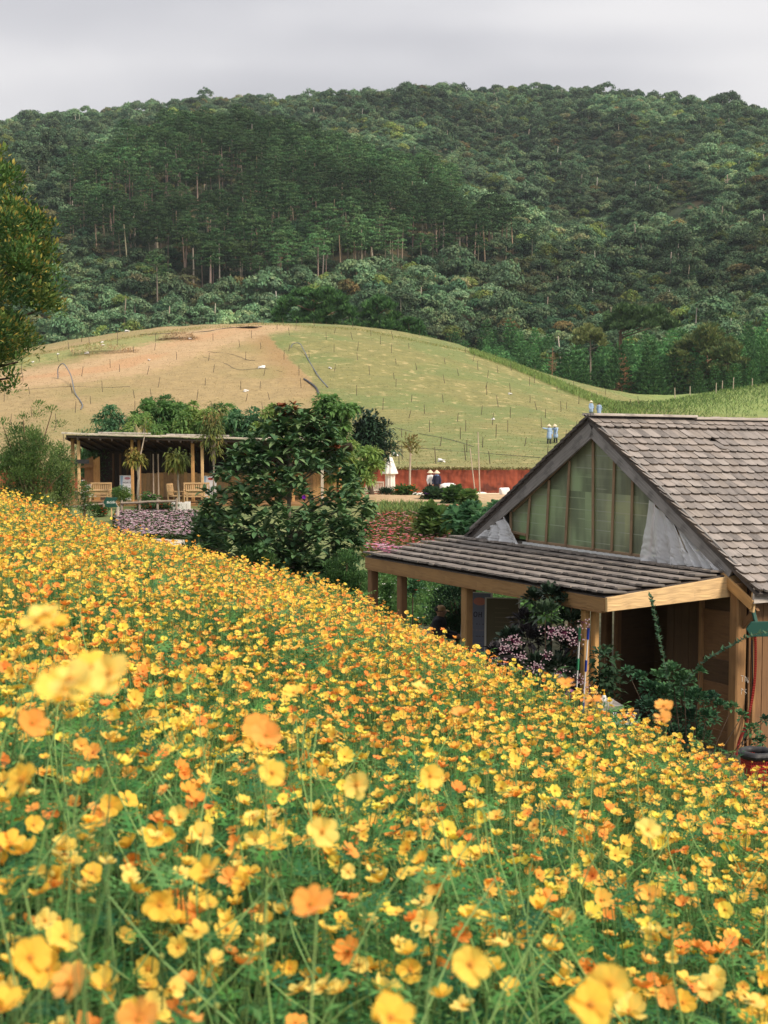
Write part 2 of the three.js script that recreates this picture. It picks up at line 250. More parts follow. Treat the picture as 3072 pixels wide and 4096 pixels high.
{
  const X0 = -110, X1 = 130, Z0 = BANK_Z + 0.55, Z1 = 300;
  const t = tex(2048, 1536, (u, v) => {
    const x = lerp(X0, X1, u), Z = lerp(Z0, Z1, v), n = fbm(x * 0.12, Z * 0.12, 4), f = fbm(x * 1.1, Z * 1.1, 4), h = fbm(x * 0.9 + 40, Z * 3.2, 3), g2 = fbm(x * 4.1, Z * 3.3 + 7, 2), b = interp(BORDER, Z) + (f - 0.5) * 0.9;
    let dry = mixc([0.19, 0.14, 0.06], [0.46, 0.335, 0.155], f * 0.45 + h * 0.3 + g2 * 0.25); dry = mixc(dry, [0.24, 0.21, 0.075], sst(0.45, 0.7, n) * 0.6);
    let turf = mixc([0.09, 0.105, 0.03], [0.34, 0.3, 0.105], f * 0.4 + h * 0.3 + g2 * 0.3); turf = mixc(turf, [0.13, 0.185, 0.05], sst(0.42, 0.66, n) * 0.6); turf = mixc(turf, [0.52, 0.4, 0.19], sst(0.66, 0.8, f) * 0.55 + sst(0.6, 0.75, h) * 0.25 * sst(170, 110, Z));
    turf = mixc(turf, [0.3, 0.13, 0.06], sst(1.6, 0.4, Math.hypot((x - 25) / 2.2, (Z - 150) / 4)) * 0.8);
    let c = mixc(dry, turf, sst(-0.25, 0.25, x - b)); c = mixc(c, [0.3, 0.185, 0.075], 0.8 * sst(6, 0.5, b - x) * sst(-0.4, 0.6, b - x) * sst(150, 190, Z));
    if (x < 20 && Z > 130) {
      const r = lineDist(ROAD, x, Z), q = lineDist(ROAD2, x, Z), wob = (f - 0.5) * 5;
      c = mixc(c, mixc([0.34, 0.22, 0.11], [0.54, 0.38, 0.21], h * 0.6 + g2 * 0.4), sst(9, 5, r + wob) * 0.9); c = mixc(c, [0.46, 0.24, 0.11], sst(3.4, 1.2, r + wob * 0.5) * 0.5 * sst(0.3, 0.6, n + 0.1)); c = mixc(c, mixc([0.14, 0.2, 0.05], [0.3, 0.3, 0.1], f), sst(6, 2, q + wob) * 0.75);
    }
    const m = sst(30, 46, x) * sst(186, 205, Z); c = mixc(c, mixc([0.12, 0.2, 0.045], [0.3, 0.34, 0.1], f * 0.7 + n * 0.3), m);
    const bh = sst(24, 36, Z - 214); c = mixc(c, [0.12, 0.17, 0.05], bh * (1 - m)); return c;
  });
  const g = sheet(() => X0, () => X1, 300, range(Z0, Z1, 260)), uv = g.attributes.uv; for (let i = 0; i < uv.count; i++) uv.setXY(i, (uv.getX(i) - X0) / (X1 - X0), (uv.getY(i) - Z0) / (Z1 - Z0));
  structure('hill', g, new THREE.MeshStandardMaterial({ map: t, roughness: 1, bumpMap: rep(SOILB, 110, 90), bumpScale: 0.12 }));
}
structure('mountain', sheet((Z) => -0.6 * Z - 80, (Z) => 0.6 * Z + 80, 110, range(300, 1500, 120)), new THREE.MeshStandardMaterial({ roughness: 1, map: rep(tex(256, 256, (u, v) => mixc([0.025, 0.04, 0.015], [0.13, 0.1, 0.045], sst(0.35, 0.75, fbm(u * 8, v * 8, 5, 8)))), 0.03, 0.03) }));

// ---------------------------------------------------------------- plants: generators
// foliage scraps on the upper, outer faces of clumps; used for trees far away
function scrapCrown(clumps, per, size, cols, flat = 1, g = new Geo()) {
  for (const k of clumps) {
    const c0 = pick(cols);
    for (let i = 0; i < per; i++) {
      const d = rdir(); if (d.y < -0.35) d.y *= -0.6; const q = V(d.x * k.r, d.y * k.r * (k.f ?? 0.7), d.z * k.r).multiplyScalar(rr(0.72, 1.06)).add(k.p), n = d.clone(); n.y = n.y * 0.8 + 0.35; n.add(rdir().multiplyScalar(0.55)).normalize();
      g.scrap(q, n, size * rr(0.7, 1.35), vary(c0, 0.25), flat);
    }
  }
  return g;
}
function domeClumps(R, H, y0, n, r, flat = 0.7) { const o = []; for (let i = 0; i < n; i++) { const w = i * 2.39996 + rr(-0.4, 0.4), t = (i + 0.5) / n, e = Math.sqrt(t), rad = R * e * rr(0.8, 1.05); o.push({ p: V(Math.cos(w) * rad, y0 + H * Math.sqrt(Math.max(0.02, 1 - e * e * 0.92)) * rr(0.82, 1.05) - r * 0.4, Math.sin(w) * rad), r: r * rr(0.75, 1.25), f: flat }); } return o; }
function limbs(g, base, tips, r, c = WHITE, fork = 0.45) { for (const t of tips) { const a = base.clone().lerp(V(base.x * 0.6 + t.x * 0.4, t.y, base.z * 0.6 + t.z * 0.4), fork * rr(0.75, 1.15)), m = a.clone().lerp(t, 0.5).add(V(rr(-0.1, 0.1), rr(0, 0.15), rr(-0.1, 0.1)).multiplyScalar(base.distanceTo(t) * 0.25)); g.tube([base, a, m, t], r, r * 0.25, 4, c); } }
// needle tufts along upturned twigs
function tuft(g, P, D, L, c, n = 7) { for (let i = 0; i < n; i++) { const d = D.clone().add(rdir().multiplyScalar(0.75)).normalize(); g.leaf(P, d, V(d.z, 0.4, -d.x).normalize(), L * rr(0.8, 1.2), L * 0.28, vary(c, 0.18), 0.02, 0); } }

// ---------------------------------------------------------------- the forest on the mountain
const GREENS = [C(0.8, 1, 0.72), C(0.9, 1, 0.8), C(0.7, 0.9, 0.66), C(1.05, 1.05, 0.78)];
reseed(11);
const broad = [], pines = [], spires = [];
for (let v = 0; v < 6; v++) { // round crowns of about 4 m radius and 10 m height
  const R = rr(3.6, 4.6), n = 15 + (v % 3) * 4, cl = domeClumps(R, rr(3, 4.6), 6.2, n, 1.5, 0.72); cl.push(...domeClumps(R * 0.95, 1, 4.6, 7, 1.4, 0.8));
  broad.push(scrapCrown(cl, 42, 0.72, GREENS).build());
}
for (let v = 0; v < 3; v++) { // tall pines: flat, layered tops on long bare trunks
  const cl = []; for (let l = 0; l < 6; l++) { const y = 12 + l * 1.3, R = [4.4, 4.9, 4.6, 3.8, 2.7, 1.3][l]; for (let k = 0; k < 5 - (l > 4 ? 3 : 0); k++) { const w = k / 5 * 6.283 + l * 0.8 + rr(-0.4, 0.4), q = R * rr(0.45, 0.9); cl.push({ p: V(Math.cos(w) * q, y + rr(-0.3, 0.5), Math.sin(w) * q), r: rr(1.2, 1.9), f: 0.38 }); } }
  pines.push(scrapCrown(cl, 34, 0.8, GREENS, 0.55).build());
}
for (let v = 0; v < 3; v++) { // young conifers: cones of upturned tufts
  const g = new Geo(); for (let i = 0; i < 820; i++) { const t = Math.pow(rnd(), 0.75), whorl = Math.floor((1 - t) * 11), y = 0.4 + 9 * (whorl + 0.35 * rnd()) / 11, R = 3.3 * (1 - y / 9.6) * Math.sqrt(rnd()) * (0.75 + 0.4 * hash(whorl, v)) + 0.1, w = Math.floor(rnd() * 6) * 1.047 + whorl * 0.7 + rr(-0.3, 0.3), d = V(Math.cos(w) * 0.7 + rr(-0.4, 0.4), rr(0.3, 1), Math.sin(w) * 0.7 + rr(-0.4, 0.4)).normalize(); g.leaf(V(Math.cos(w) * R, y + R * 0.12, Math.sin(w) * R), d, V(Math.cos(w), 0.6, Math.sin(w)), rr(0.5, 0.95), 0.32, vary(pick(GREENS), 0.25), 0, 0.1); }
  spires.push(g.build());
}
const poleG = new Geo(); poleG.tube([V(0, -1, 0), V(0.1, 6, 0), V(0.05, 14.5, 0.1)], 0.3, 0.14, 5); const pole = poleG.build();
const PINEC = V(-32, 0, 480);
const forest = new THREE.Group(); forest.name = 'forest'; scene.add(forest); tag(forest, 'dense green forest covering the whole mountainside behind the round hill', null, null, 'stuff');
{
  const sets = { b: broad.map(() => [[], []]), p: pines.map(() => [[], []]), s: spires.map(() => [[], []]), k: [[], []] };
  const put = (set, x, y, Z, s, sy, c) => { const v = Math.floor(rnd() * set.length); set[v][0].push(mat4(V(x, y, -Z), new THREE.Euler(rr(-0.06, 0.06), rr(0, 6.28), rr(-0.06, 0.06)), V(s, s * sy, s))); set[v][1].push(c); };
  
  for (let Z = 247; Z < 1075; ) {
    const step = 4.3 + (Z > 700 ? 0.5 : 0), half = 0.3 * Z + 12;
    for (let x = -half; x < half; x += step * 1.06) {
      const X = x + rr(-2.2, 2.2), D = Z + rr(-2.2, 2.2), y = groundH(X, D), leftBack = D > 270 && X < 38;
      const meadowEdge = X > 24 ? 258 - (X - 24) * 0.02 : 999;
      if (D < 272 && (X < 24 || D < meadowEdge)) continue;
      const n1 = fbm(X * 0.02 + 7, D * 0.02, 3), n2 = fbm(X * 0.05 + 70, D * 0.05, 2);
      if (Math.hypot((X - 118) / 12, (D - 545) / 20) < 1 && rnd() < 0.85) continue;       // a small clearing
      if (Math.hypot((X + 55) / 6, (D - 452) / 16) < 1 && rnd() < 0.8) continue;          // bare earth between pines
      const pz = 1 - Math.hypot((X - PINEC.x) / 74, (D - PINEC.z) / 100), conif = D < 345 && X > 8 && n2 > 0.22, tone = rr(0.85, 1.75) * lerp(0.7, 1.65, sst(0.3, 0.7, n1));
      if (conif) { const s = rr(0.6, 1.15); put(sets.s, X, y - 0.3, D, s, rr(0.8, 1.1), C(0.07 * tone, 0.14 * tone, 0.064 * tone)); if (rnd() < 0.5) put(sets.s, X + 1.8, y - 0.3, D + 1.6, s * 0.8, 1, C(0.062 * tone, 0.125 * tone, 0.06 * tone)); continue; }
      if (pz + (n2 - 0.5) * 0.7 > 0.12 && rnd() < 0.62) { const s = rr(0.6, 1.05); put(sets.p, X, y, D, s, 1, C(0.05 * tone, 0.09 * tone, 0.045 * tone)); sets.k[0].push(mat4(V(X, y, -D), new THREE.Euler(rr(-0.06, 0.06), 0, rr(-0.06, 0.06)), V(s, s, s))); sets.k[1].push(vary(C(0.24, 0.19, 0.14), 0.4)); continue; }
      const q = rnd(); let c = C(0.09 * tone, 0.128 * tone, 0.088 * tone);
      if (q < 0.18) c = C(0.14 * tone, 0.175 * tone, 0.115 * tone); else if (q < 0.34) c = C(0.05 * tone, 0.09 * tone, 0.062 * tone); else if (q < 0.42) c = C(0.13 * tone, 0.15 * tone, 0.055 * tone); else if (q < 0.47) c = C(0.14 * tone, 0.13 * tone, 0.085 * tone); else if (q < 0.5) c = C(0.15 * tone, 0.11 * tone, 0.06 * tone);
      const s = rr(0.42, 0.85) * (q > 0.9 ? 1.45 : 1); put(sets.b, X, y - rr(0, 3.5), D, s, rr(0.8, 1.35), c);
      if (q > 0.95) { sets.k[0].push(mat4(V(X, y - 2, -D), new THREE.Euler(rr(-0.1, 0.1), 0, rr(-0.1, 0.1)), V(s * 0.8, s * 0.75, s * 0.8))); sets.k[1].push(vary(C(0.42, 0.37, 0.3), 0.3)); }
    }
    Z += step;
  }
  const mat = new THREE.MeshPhysicalMaterial({ vertexColors: true, roughness: 0.8, transmission: 0.2, thickness: 0, side: THREE.DoubleSide, specularIntensity: 0.12 }), trunkMat = new THREE.MeshStandardMaterial({ roughness: 0.95 });
  let total = 0;
  for (const [k, geos, nm] of [['b', broad, 'broadleaf_crown'], ['p', pines, 'pine_crown'], ['s', spires, 'young_conifer']]) geos.forEach((g, i) => { total += sets[k][i][0].length; if (sets[k][i][0].length) instanced(nm, g, mat, sets[k][i][0], sets[k][i][1], forest); });
  instanced('trunk', pole, trunkMat, sets.k[0], sets.k[1], forest);
  console.log('forest trees', total);
}

// ---------------------------------------------------------------- the wooden house with its porch (local x along the gable, z out of the gable, y up from its floor)
const HT = -57.2 * Math.PI / 180, HM = mat4(V(3.9, -6, -27.2), new THREE.Euler(0, HT, 0), V(1, 1, 1)), HI = HM.clone().invert();
const onAxis = (k, px, py, s) => { const o = V(0, 0, 0).applyMatrix4(HI), d = ray(px, py).transformDirection(HI); return o.addScaledVector(d, (s - o[k]) / d[k]); };
const onZ = (px, py, z) => onAxis('z', px, py, z), onX = (px, py, x) => onAxis('x', px, py, x);
const toWorld = (x, y, z) => V(x, y, z).applyMatrix4(HM);
const house = thing('wooden_house', 'wooden cabin with a grey shingle roof, translucent gable and open porch beside the flower slope', 'house', V(3.9, -6, -27.2), HT);
reseed(21);
const shingleMats = [[0.33, 0.3, 0.275], [0.27, 0.245, 0.225], [0.39, 0.355, 0.325], [0.31, 0.275, 0.245], [0.24, 0.22, 0.205], [0.36, 0.32, 0.285]].map((c, i) => { const m = wood(...c, WEATHERED, 1, 0.85); m.map.offset.set(i * 0.17, i * 0.31); return m; });
const EDGEW = [wood(0.075, 0.06, 0.048, WEATHERED), wood(0.13, 0.1, 0.075, WEATHERED)]; // darker wood for the edge faces of the shingles
const TH = Math.atan2(2.8, 4.2), RC = Math.cos(TH), RS = Math.sin(TH), RIDGE = V(0.3, 5.7, 0.2);
const roofP = (d, t, lift = 0, side = 1) => { const q = d * (1 + 0.013 * t); return V(RIDGE.x + side * (q * RC + lift * RS), RIDGE.y - q * RS + lift * RC - 0.02 * t, RIDGE.z - t); };
function shingleGeo(w, len, th, r) {
  const s = new THREE.Shape(); s.moveTo(-w / 2, len); s.lineTo(-w / 2, r); s.quadraticCurveTo(-w / 2, r * 0.1, -w / 2 + r * 1.1, 0); s.lineTo(w / 2 - r * 1.1, 0); s.quadraticCurveTo(w / 2, r * 0.1, w / 2, r); s.lineTo(w / 2, len); s.closePath();
  const g = new THREE.ExtrudeGeometry(s, { depth: th, bevelEnabled: false, curveSegments: 3 }); if (g.groups.length !== 2) throw new Error('groups'); const u = g.attributes.uv, o = rnd(), p = rnd() * 3; for (let i = 0; i < u.count; i++) u.setXY(i, u.getX(i) + o, u.getY(i) + p); return g;
}
{
  const deck = (side) => { const g = new THREE.BufferGeometry(), L = 5.17, T = 8, p = []; for (const [d, t, l] of [[0, 0, 0], [L, 0, 0], [L, T, 0], [0, T, 0], [0, 0, -0.06], [L, 0, -0.06], [L, T, -0.06], [0, T, -0.06]]) p.push(...roofP(d, t, l, side).toArray()); g.setAttribute('position', new THREE.Float32BufferAttribute(p, 3)); g.setAttribute('uv', new THREE.Float32BufferAttribute([0, 0, 0, 5, 8, 5, 8, 0, 0, 0, 0, 5, 8, 5, 8, 0], 2)); g.setIndex([0, 1, 2, 0, 2, 3, 4, 6, 5, 4, 7, 6, 0, 4, 5, 0, 5, 1, 1, 5, 6, 1, 6, 2, 2, 6, 7, 2, 7, 3, 3, 7, 4, 3, 4, 0]); const h = g.toNonIndexed(); h.computeVertexNormals(); return h; };
  const roof = part('roof', deck(1), M.greyDark, house), back = part('roof', deck(-1), M.greyDark, house);
  const kinds = [0.2, 0.215, 0.23, 0.245, 0.26, 0.1, 0.13, 0.16].map((w) => [w, shingleGeo(w - 0.012, 0.36, 0.04, 0.06)]), far = [], X = V(0, 0, -1), Q = new THREE.Matrix4(), cut = V(0, 0, 0);
  let seen = 0;
  for (let k = 0; k < 23; k++) {
    const d = k === 0 ? 0.26 : 0.26 + 0.224 * k - (k === 1 ? 0.1 : 0); let t = -0.03 - rnd() * 0.03 - (k % 2 ? 0 : 0.0);
    if (d > 5.2) break;
    while (t < 7.6) {
      const [w, g] = t < 0 ? kinds[Math.floor(rnd() * 3) + (rnd() < 0.5 ? 5 : 0)] : pick(kinds.slice(0, 5)), dd = d + rr(-0.012, 0.012) + 0.03 * (fbm(t * 0.8, k * 0.7, 2) - 0.5), tc = t + w / 2, slip = k === 3 && Math.abs(tc - 2.63) < 0.12, q = dd + (slip ? 0.16 : 0), p = roofP(q, tc, 0.045 + rr(0, 0.016) + (slip ? 0.02 : 0)), up = roofP(q - 0.3, tc, 0.008), Y = up.clone().sub(p).normalize(), N = V(RS, RC, 0), xa = V(0, 0, 0).crossVectors(Y, N).normalize(), za = V(0, 0, 0).crossVectors(xa, Y);
      Q.makeBasis(xa, Y, za).setPosition(p); const tilt = new THREE.Matrix4().makeRotationZ(rr(-0.03, 0.03) + (slip ? -0.12 : 0));
      const m = Q.clone().multiply(tilt); cut.copy(p).applyMatrix4(HM); const px = 384 + FPX * cut.x / -cut.z / (CP);
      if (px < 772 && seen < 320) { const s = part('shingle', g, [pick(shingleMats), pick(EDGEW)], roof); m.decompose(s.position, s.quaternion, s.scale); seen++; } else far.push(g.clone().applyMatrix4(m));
      t += w + rr(0, 0.006);
    }
  }
  part('shingles', merge(far), shingleMats[1], roof, 'stuff');
  const bl = []; for (let k = 0; k < 23; k++) for (let t = -0.06; t < 0.7; t += 0.22) { const p = roofP(0.26 + 0.222 * k, t + 0.1, 0.035, -1), u = roofP(0.26 + 0.222 * k - 0.3, t + 0.1, 0.006, -1), Y = u.sub(p).normalize(), N = V(-RS, RC, 0), xa = V(0, 0, 0).crossVectors(Y, N).normalize(), za = V(0, 0, 0).crossVectors(xa, Y); bl.push(kinds[1][1].clone().applyMatrix4(new THREE.Matrix4().makeBasis(xa, Y, za).setPosition(p))); }
  part('shingles', merge(bl), M.greyDark, back, 'stuff');
  // ridge boards
  const r0 = roofP(0, -0.06, 0.0), cap = (a, b, y) => beam(V(r0.x, RIDGE.y - 0.02 * a + y, RIDGE.z - a), V(r0.x, RIDGE.y - 0.02 * b + y, RIDGE.z - b), 0.34, 0.05, UP);
  part('ridge_cap', cap(-0.01, 2.72, 0.085), M.greyLight, house); part('ridge_cap', cap(2.7, 7.9, 0.05), M.greyLight, house);
  // eave board on the long side, rafter tails
  part('eave_board', beam(V(4.5, 2.79, 0.2), V(4.5, 2.62, -7.8), 0.035, 0.26, UP), M.greyLight, house);
  part('rafter', beam(V(3.75, 3.05, 0.2), V(4.47, 2.63, 0.2), 0.05, 0.17, V(0.5, 0.8, 0)), M.gold, house);
  part('bracket', beam(V(4.1, 2.2, 0.02), V(4.42, 2.55, 0.02), 0.07, 0.1, UP), M.brown, house);
}
// gable: barge boards, frame, panes of ribbed translucent sheet, sheets of plastic
const gp = (X, Y, z = 0) => onZ(450 + X / 5.217, 412.5 + Y / 5.217, z);
{
  for (const [a, b, c, d] of [[738, 80, 118, 638], [748, 84, 1474, 830]]) part('barge_board', beam(gp(a, b, 0.17), gp(c, d, 0.17), 0.045, 0.35, UP), M.grey, house);
  part('barge_trim', beam(gp(742, 120, 0.06), gp(330, 512, 0.06), 0.05, 0.06, UP), M.mullion, house);
  part('barge_trim', beam(gp(752, 118, 0.06), gp(1075, 455, 0.06), 0.05, 0.05, UP), M.mullion, house);
  part('gable_backing', beam(gp(700, 112, 0.06), gp(165, 625, 0.06), 0.03, 0.1, UP), M.greyDark, house);
  const mu = [[[317, 515], [318, 625]], [[418, 432], [402, 665]], [[518, 352], [500, 682]], [[624, 252], [602, 695]], [[747, 118], [746, 712]], [[858, 243], [843, 722]], [[953, 338], [943, 735]], [[1072, 456], [1042, 752]]];
  const seamBandTex = tex(256, 512, (u, v) => { const row = v * 7 + 0.25 * hash(Math.floor(v * 7), 3) + 0.02 * (vn(u * 6, Math.floor(v * 7)) - 0.5), fr = Math.abs(row - Math.floor(row) - 0.5), line = sst(0.05, 0.02, fr) * sst(0.25, 0.5, vn(u * 5, Math.floor(row) * 3.7)) + 0.35 * Math.pow(vn(v * 60, u * 0.6), 9), st = fbm(u * 7, v * 1.2, 4), m = 0.45 + 0.5 * sst(0.25, 0.75, st) + 0.6 * line; return [m * 0.93, m, m * 0.8]; });  // pale seam lines; the soft upright bands paint the blur showing from behind
  const rib = tex(64, 64, (u, v) => { const m = 0.5 + 0.5 * Math.sin(u * 6.283 * 8); return [m, m, m]; }, false);
  const sheetMat = new THREE.MeshPhysicalMaterial({ color: C(0.76, 0.82, 0.64), map: rep(seamBandTex, 0.45, 0.7), bumpMap: rep(rib, 3, 3), bumpScale: 0.002, transmission: 0.66, roughness: 0.5, thickness: 0, side: THREE.DoubleSide, specularIntensity: 1 });
  const fr = part('gable_window', beam(gp(402, 668), gp(1042, 754), 0.05, 0.055, UP), M.mullion, house);
  mu.forEach(([a, b], i) => part('mullion', beam(gp(...a, 0.035), gp(...b, 0.035), 0.05, i === 4 ? 0.07 : 0.05, V(0.6, 0, 0.8)), i === 7 ? M.goldDark : M.mullion, fr));
  part('sill', beam(gp(317, 622, 0.02), gp(398, 639, 0.02), 0.05, 0.05, UP), M.mullion, fr);
  for (let i = 0; i < 7; i++) {
    const [a, b] = mu[i], [c, d] = mu[i + 1], pts = [gp(...a), gp(...c), i ? gp(...d) : gp(402, 639), gp(...b)], s = new THREE.Shape(pts.map((p) => new THREE.Vector2(p.x, p.y))), g = new THREE.ShapeGeometry(s);
    part('pane', moved(g, 0, 0, 0.002), sheetMat, fr);
  }
  // crumpled clear plastic tucked round the frame
  const film = new THREE.MeshPhysicalMaterial({ color: C(0.93, 0.94, 0.95), transmission: 0.55, roughness: 0.4, thickness: 0, side: THREE.DoubleSide, specularIntensity: 1.6 });
  const crumple = (n, m, at2, amp, f, s) => { const p = [], u = [], ix = []; for (let j = 0; j <= m; j++) for (let i = 0; i <= n; i++) { const a = i / n, b = j / m, q = at2(a, b), fold = Math.abs(fbm(a * f * 1.6 + s, b * f * 0.5, 3) - 0.5) * 2, wr = Math.abs(fbm(a * f * 3 + b * 4 + s, b * f * 2 - a * 3, 3) - 0.5); const low = Math.pow(1 - b, 1.4), drape = Math.sin(a * f * 5 + 3 * fbm(a * 3 + s, b * 1.5, 2)) * (0.35 + 0.65 * low), z = amp * (0.5 + 0.35 * drape + 0.55 * wr * low + 0.2 * fold); p.push(q.x, q.y, q.z + z); u.push(a, b); } for (let j = 0; j < m; j++) for (let i = 0; i < n; i++) { const a = j * (n + 1) + i, b = a + n + 1; ix.push(a, a + 1, b, a + 1, b + 1, b); } const g = new THREE.BufferGeometry(); g.setAttribute('position', new THREE.Float32BufferAttribute(p, 3)); g.setAttribute('uv', new THREE.Float32BufferAttribute(u, 2)); g.setIndex(ix); g.computeVertexNormals(); return g; };
  const quad = (A, B, Cc, D) => (a, b) => A.clone().lerp(B, a).lerp(D.clone().lerp(Cc, a), 1 - b);
  part('plastic_sheet', crumple(70, 60, quad(gp(1066, 455, 0.05), gp(1200, 588, 0.05), gp(1300, 800, 0.1), gp(1028, 778, 0.14)), 0.2, 4, 3), film, house);
  part('plastic_sheet', crumple(60, 50, quad(gp(1196, 585, 0.05), gp(1262, 650, 0.05), gp(1462, 826, 0.1), gp(1296, 802, 0.1)), 0.14, 3.5, 9), film, house);
  part('plastic_sheet', crumple(60, 36, quad(gp(210, 615, 0.05), gp(316, 540, 0.05), gp(404, 690, 0.16), gp(178, 652, 0.1)), 0.26, 4, 17), film, house);
  part('plastic_sheet', crumple(160, 12, quad(gp(398, 672, 0.05), gp(1045, 760, 0.05), gp(1045, 782, 0.22), gp(392, 694, 0.2)), 0.14, 26, 31), film, house);
  // slats and a green shade cloth hanging close behind the panes
  for (const [x, w] of [[-1.55, 0.1], [-0.62, 0.16], [0.6, 0.2], [1.05, 0.12], [1.75, 0.2], [2.5, 0.16]]) part('slat', beam(V(x, 3.25, -0.14), V(x, 5.35 - Math.abs(x - 0.3) * 0.68, -0.14), w, 0.03, V(0, 0, 1)), pick([M.goldLight, M.bench, M.pale]), house);
  part('tie_slat', beam(V(0.4, 4.0, -0.17), V(2.0, 4.02, -0.17), 0.03, 0.24, UP), M.bench, house);
  { const g = new THREE.PlaneGeometry(2.3, 1.5, 60, 4).translate(-0.95, 3.95, -0.1), q = g.attributes.position; for (let i = 0; i < q.count; i++) { const x = q.getX(i), lim = 5.3 - Math.abs(x - 0.3) * 0.68; q.setY(i, Math.min(q.getY(i), lim)); q.setZ(i, q.getZ(i) + 0.05 * Math.sin(x * 11 + Math.sin(x * 4))); } g.computeVertexNormals(); part('shade_cloth', g, new THREE.MeshStandardMaterial({ color: C(0.2, 0.42, 0.13), roughness: 0.9, side: THREE.DoubleSide }), house); }
  // posts and ties of the roof frame that show dimly through the panes
  for (const x of [-1.3, 0.5, 1.9]) part('truss_post', beam(V(x, 3, -0.7), V(x, 5.5 - Math.abs(x - 0.14) * 0.66, -0.7), 0.14, 0.14, V(1, 0, 0)), M.goldDark, house);
  part('tie_beam', beam(V(-3.4, 3.2, -0.75), V(3.6, 3.2, -0.75), 0.14, 0.18, UP), M.goldDark, house);
}
// porch: roof rows, beam, side board, posts
const PZ = 2.92, porchL = (z) => lerp(-3.95, -3.36, z / PZ), porchY = (z) => lerp(3.09, 2.9, z / PZ);
{
  const deckG = new THREE.BufferGeometry(), p = []; for (const l of [0, -0.05]) for (const [x, z] of [[porchL(0), -0.05], [3.86, -0.05], [3.86, PZ], [porchL(PZ), PZ]]) p.push(x, porchY(z) + l, z);
  deckG.setAttribute('position', new THREE.Float32BufferAttribute(p, 3)); deckG.setAttribute('uv', new THREE.Float32BufferAttribute([0, 0, 8, 0, 8, 3, 0, 3, 0, 0, 8, 0, 8, 3, 0, 3], 2)); deckG.setIndex([0, 2, 1, 0, 3, 2, 4, 5, 6, 4, 6, 7, 3, 7, 6, 3, 6, 2, 2, 6, 5, 2, 5, 1, 0, 4, 7, 0, 7, 3]); const dg = deckG.toNonIndexed(); dg.computeVertexNormals();
  const proof = part('porch_roof', dg, M.greyDark, house), mats = [[0.25, 0.22, 0.195], [0.19, 0.17, 0.15], [0.3, 0.27, 0.24]].map((c) => wood(...c, WEATHERED, 1, 0.8));
  for (let k = 0; k < 7; k++) {
    const z1 = 0.5 + k * 0.415, rows = [[], [], []]; let x = porchL(z1) - 0.03;
    while (x < 3.9) { const w = rr(0.1, 0.17), e = z1 + rr(-0.02, 0.025), th = 0.034; if (x + w > 3.93) break; rows[Math.floor(rnd() * 3)].push(beam(V(x + w / 2, porchY(z1) + 0.08 + rr(0, 0.014), e), V(x + w / 2, porchY(z1 - 0.5) + 0.02, z1 - 0.5), w - 0.006, th, UP)); x += w; }
    rows.forEach((r, i) => part('shingle_row', merge(r), mats[i], proof, 'stuff'));
  }
  part('beam', beam(V(-3.36, 2.765, PZ - 0.02), V(0.9, 2.765, PZ - 0.02), 0.06, 0.22, UP), M.stained, house);
  part('beam', beam(V(0.903, 2.77, PZ - 0.02), V(3.87, 2.77, PZ - 0.02), 0.06, 0.22, UP), M.stained, house);
  part('lath', beam(V(-3.3, 2.638, PZ - 0.04), V(3.8, 2.645, PZ - 0.04), 0.1, 0.03, UP), M.goldDark, house);
  const a = onX(606.5, 598, 3.9), b = onX(740.5, 574.5, 3.9), c = onX(741.5, 595, 3.9), d = onX(606.5, 611.5, 3.9), s = new THREE.Shape([a, b, c, d].map((q) => new THREE.Vector2(-q.z, q.y))), g = new THREE.ExtrudeGeometry(s, { depth: 0.045, bevelEnabled: true, bevelSize: 0.004, bevelThickness: 0.004, bevelSegments: 1 }), u = g.attributes.uv;
  for (let i = 0; i < u.count; i++) u.setXY(i, u.getY(i), u.getX(i));
  part('side_board', moved(g, 3.875, 0, 0, 0, Math.PI / 2, 0), M.goldLight, house);
  for (const [x, w, m] of [[-3.3, 0.17, M.brown], [-2.23, 0.16, M.brown], [-0.06, 0.17, M.stained], [3.24, 0.12, M.gold]]) part('post', beam(V(x, 0, 2.78), V(x, 2.66, 2.78), w, w, V(1, 0, 0)), m, house);
  part('post', beam(V(3.34, 0, 2.66), V(3.34, 2.68, 2.66), 0.1, 0.12, V(1, 0, 0)), M.gold, house);
  for (let x = -3.2; x < 3.8; x += 1.15) part('rafter', beam(V(x, 2.78, PZ - 0.1), V(x, 2.97, 0.05), 0.07, 0.12, UP), M.brown, house);
  // main posts; corner post with the edge of the plank wall
  for (const [x, z] of [[-3.85, -0.1], [-3.85, -3], [-3.85, -6], [0.6, -0.05]]) part('post', beam(V(x, 0, z), V(x, 3.1, z), 0.17, 0.17, V(1, 0, 0)), M.brown, house);
  part('post', beam(V(4.04, -0.4, 0.06), V(4.04, 2.95, 0.06), 0.24, 0.2, V(1, 0, 0)), M.goldDark, house);
  part('wall_plate', beam(V(-3.9, 3.08, -0.02), V(3.9, 3.08, -0.02), 0.1, 0.16, UP), M.greyDark, house);
  // front wall of the closed room: lapped boards, a door leaf, a dark doorway with a board wall behind
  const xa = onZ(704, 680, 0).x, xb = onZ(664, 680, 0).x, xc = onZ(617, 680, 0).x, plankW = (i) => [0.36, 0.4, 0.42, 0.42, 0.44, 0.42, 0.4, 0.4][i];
  let y = -0.05; for (let i = 0; i < 8 && y < 2.95; i++) { const h = Math.min(plankW(i), 2.98 - y); part('plank', beam(V(xa + 0.02, y + h / 2 + rr(-0.012, 0.012), 0.02 + 0.012 * (i % 2)), V(3.91, y + h / 2, 0.035), 0.03, h + 0.03, V(0, 1, 0.06)), pick([M.brown, M.brownDark, M.brown]), house); y += h; }
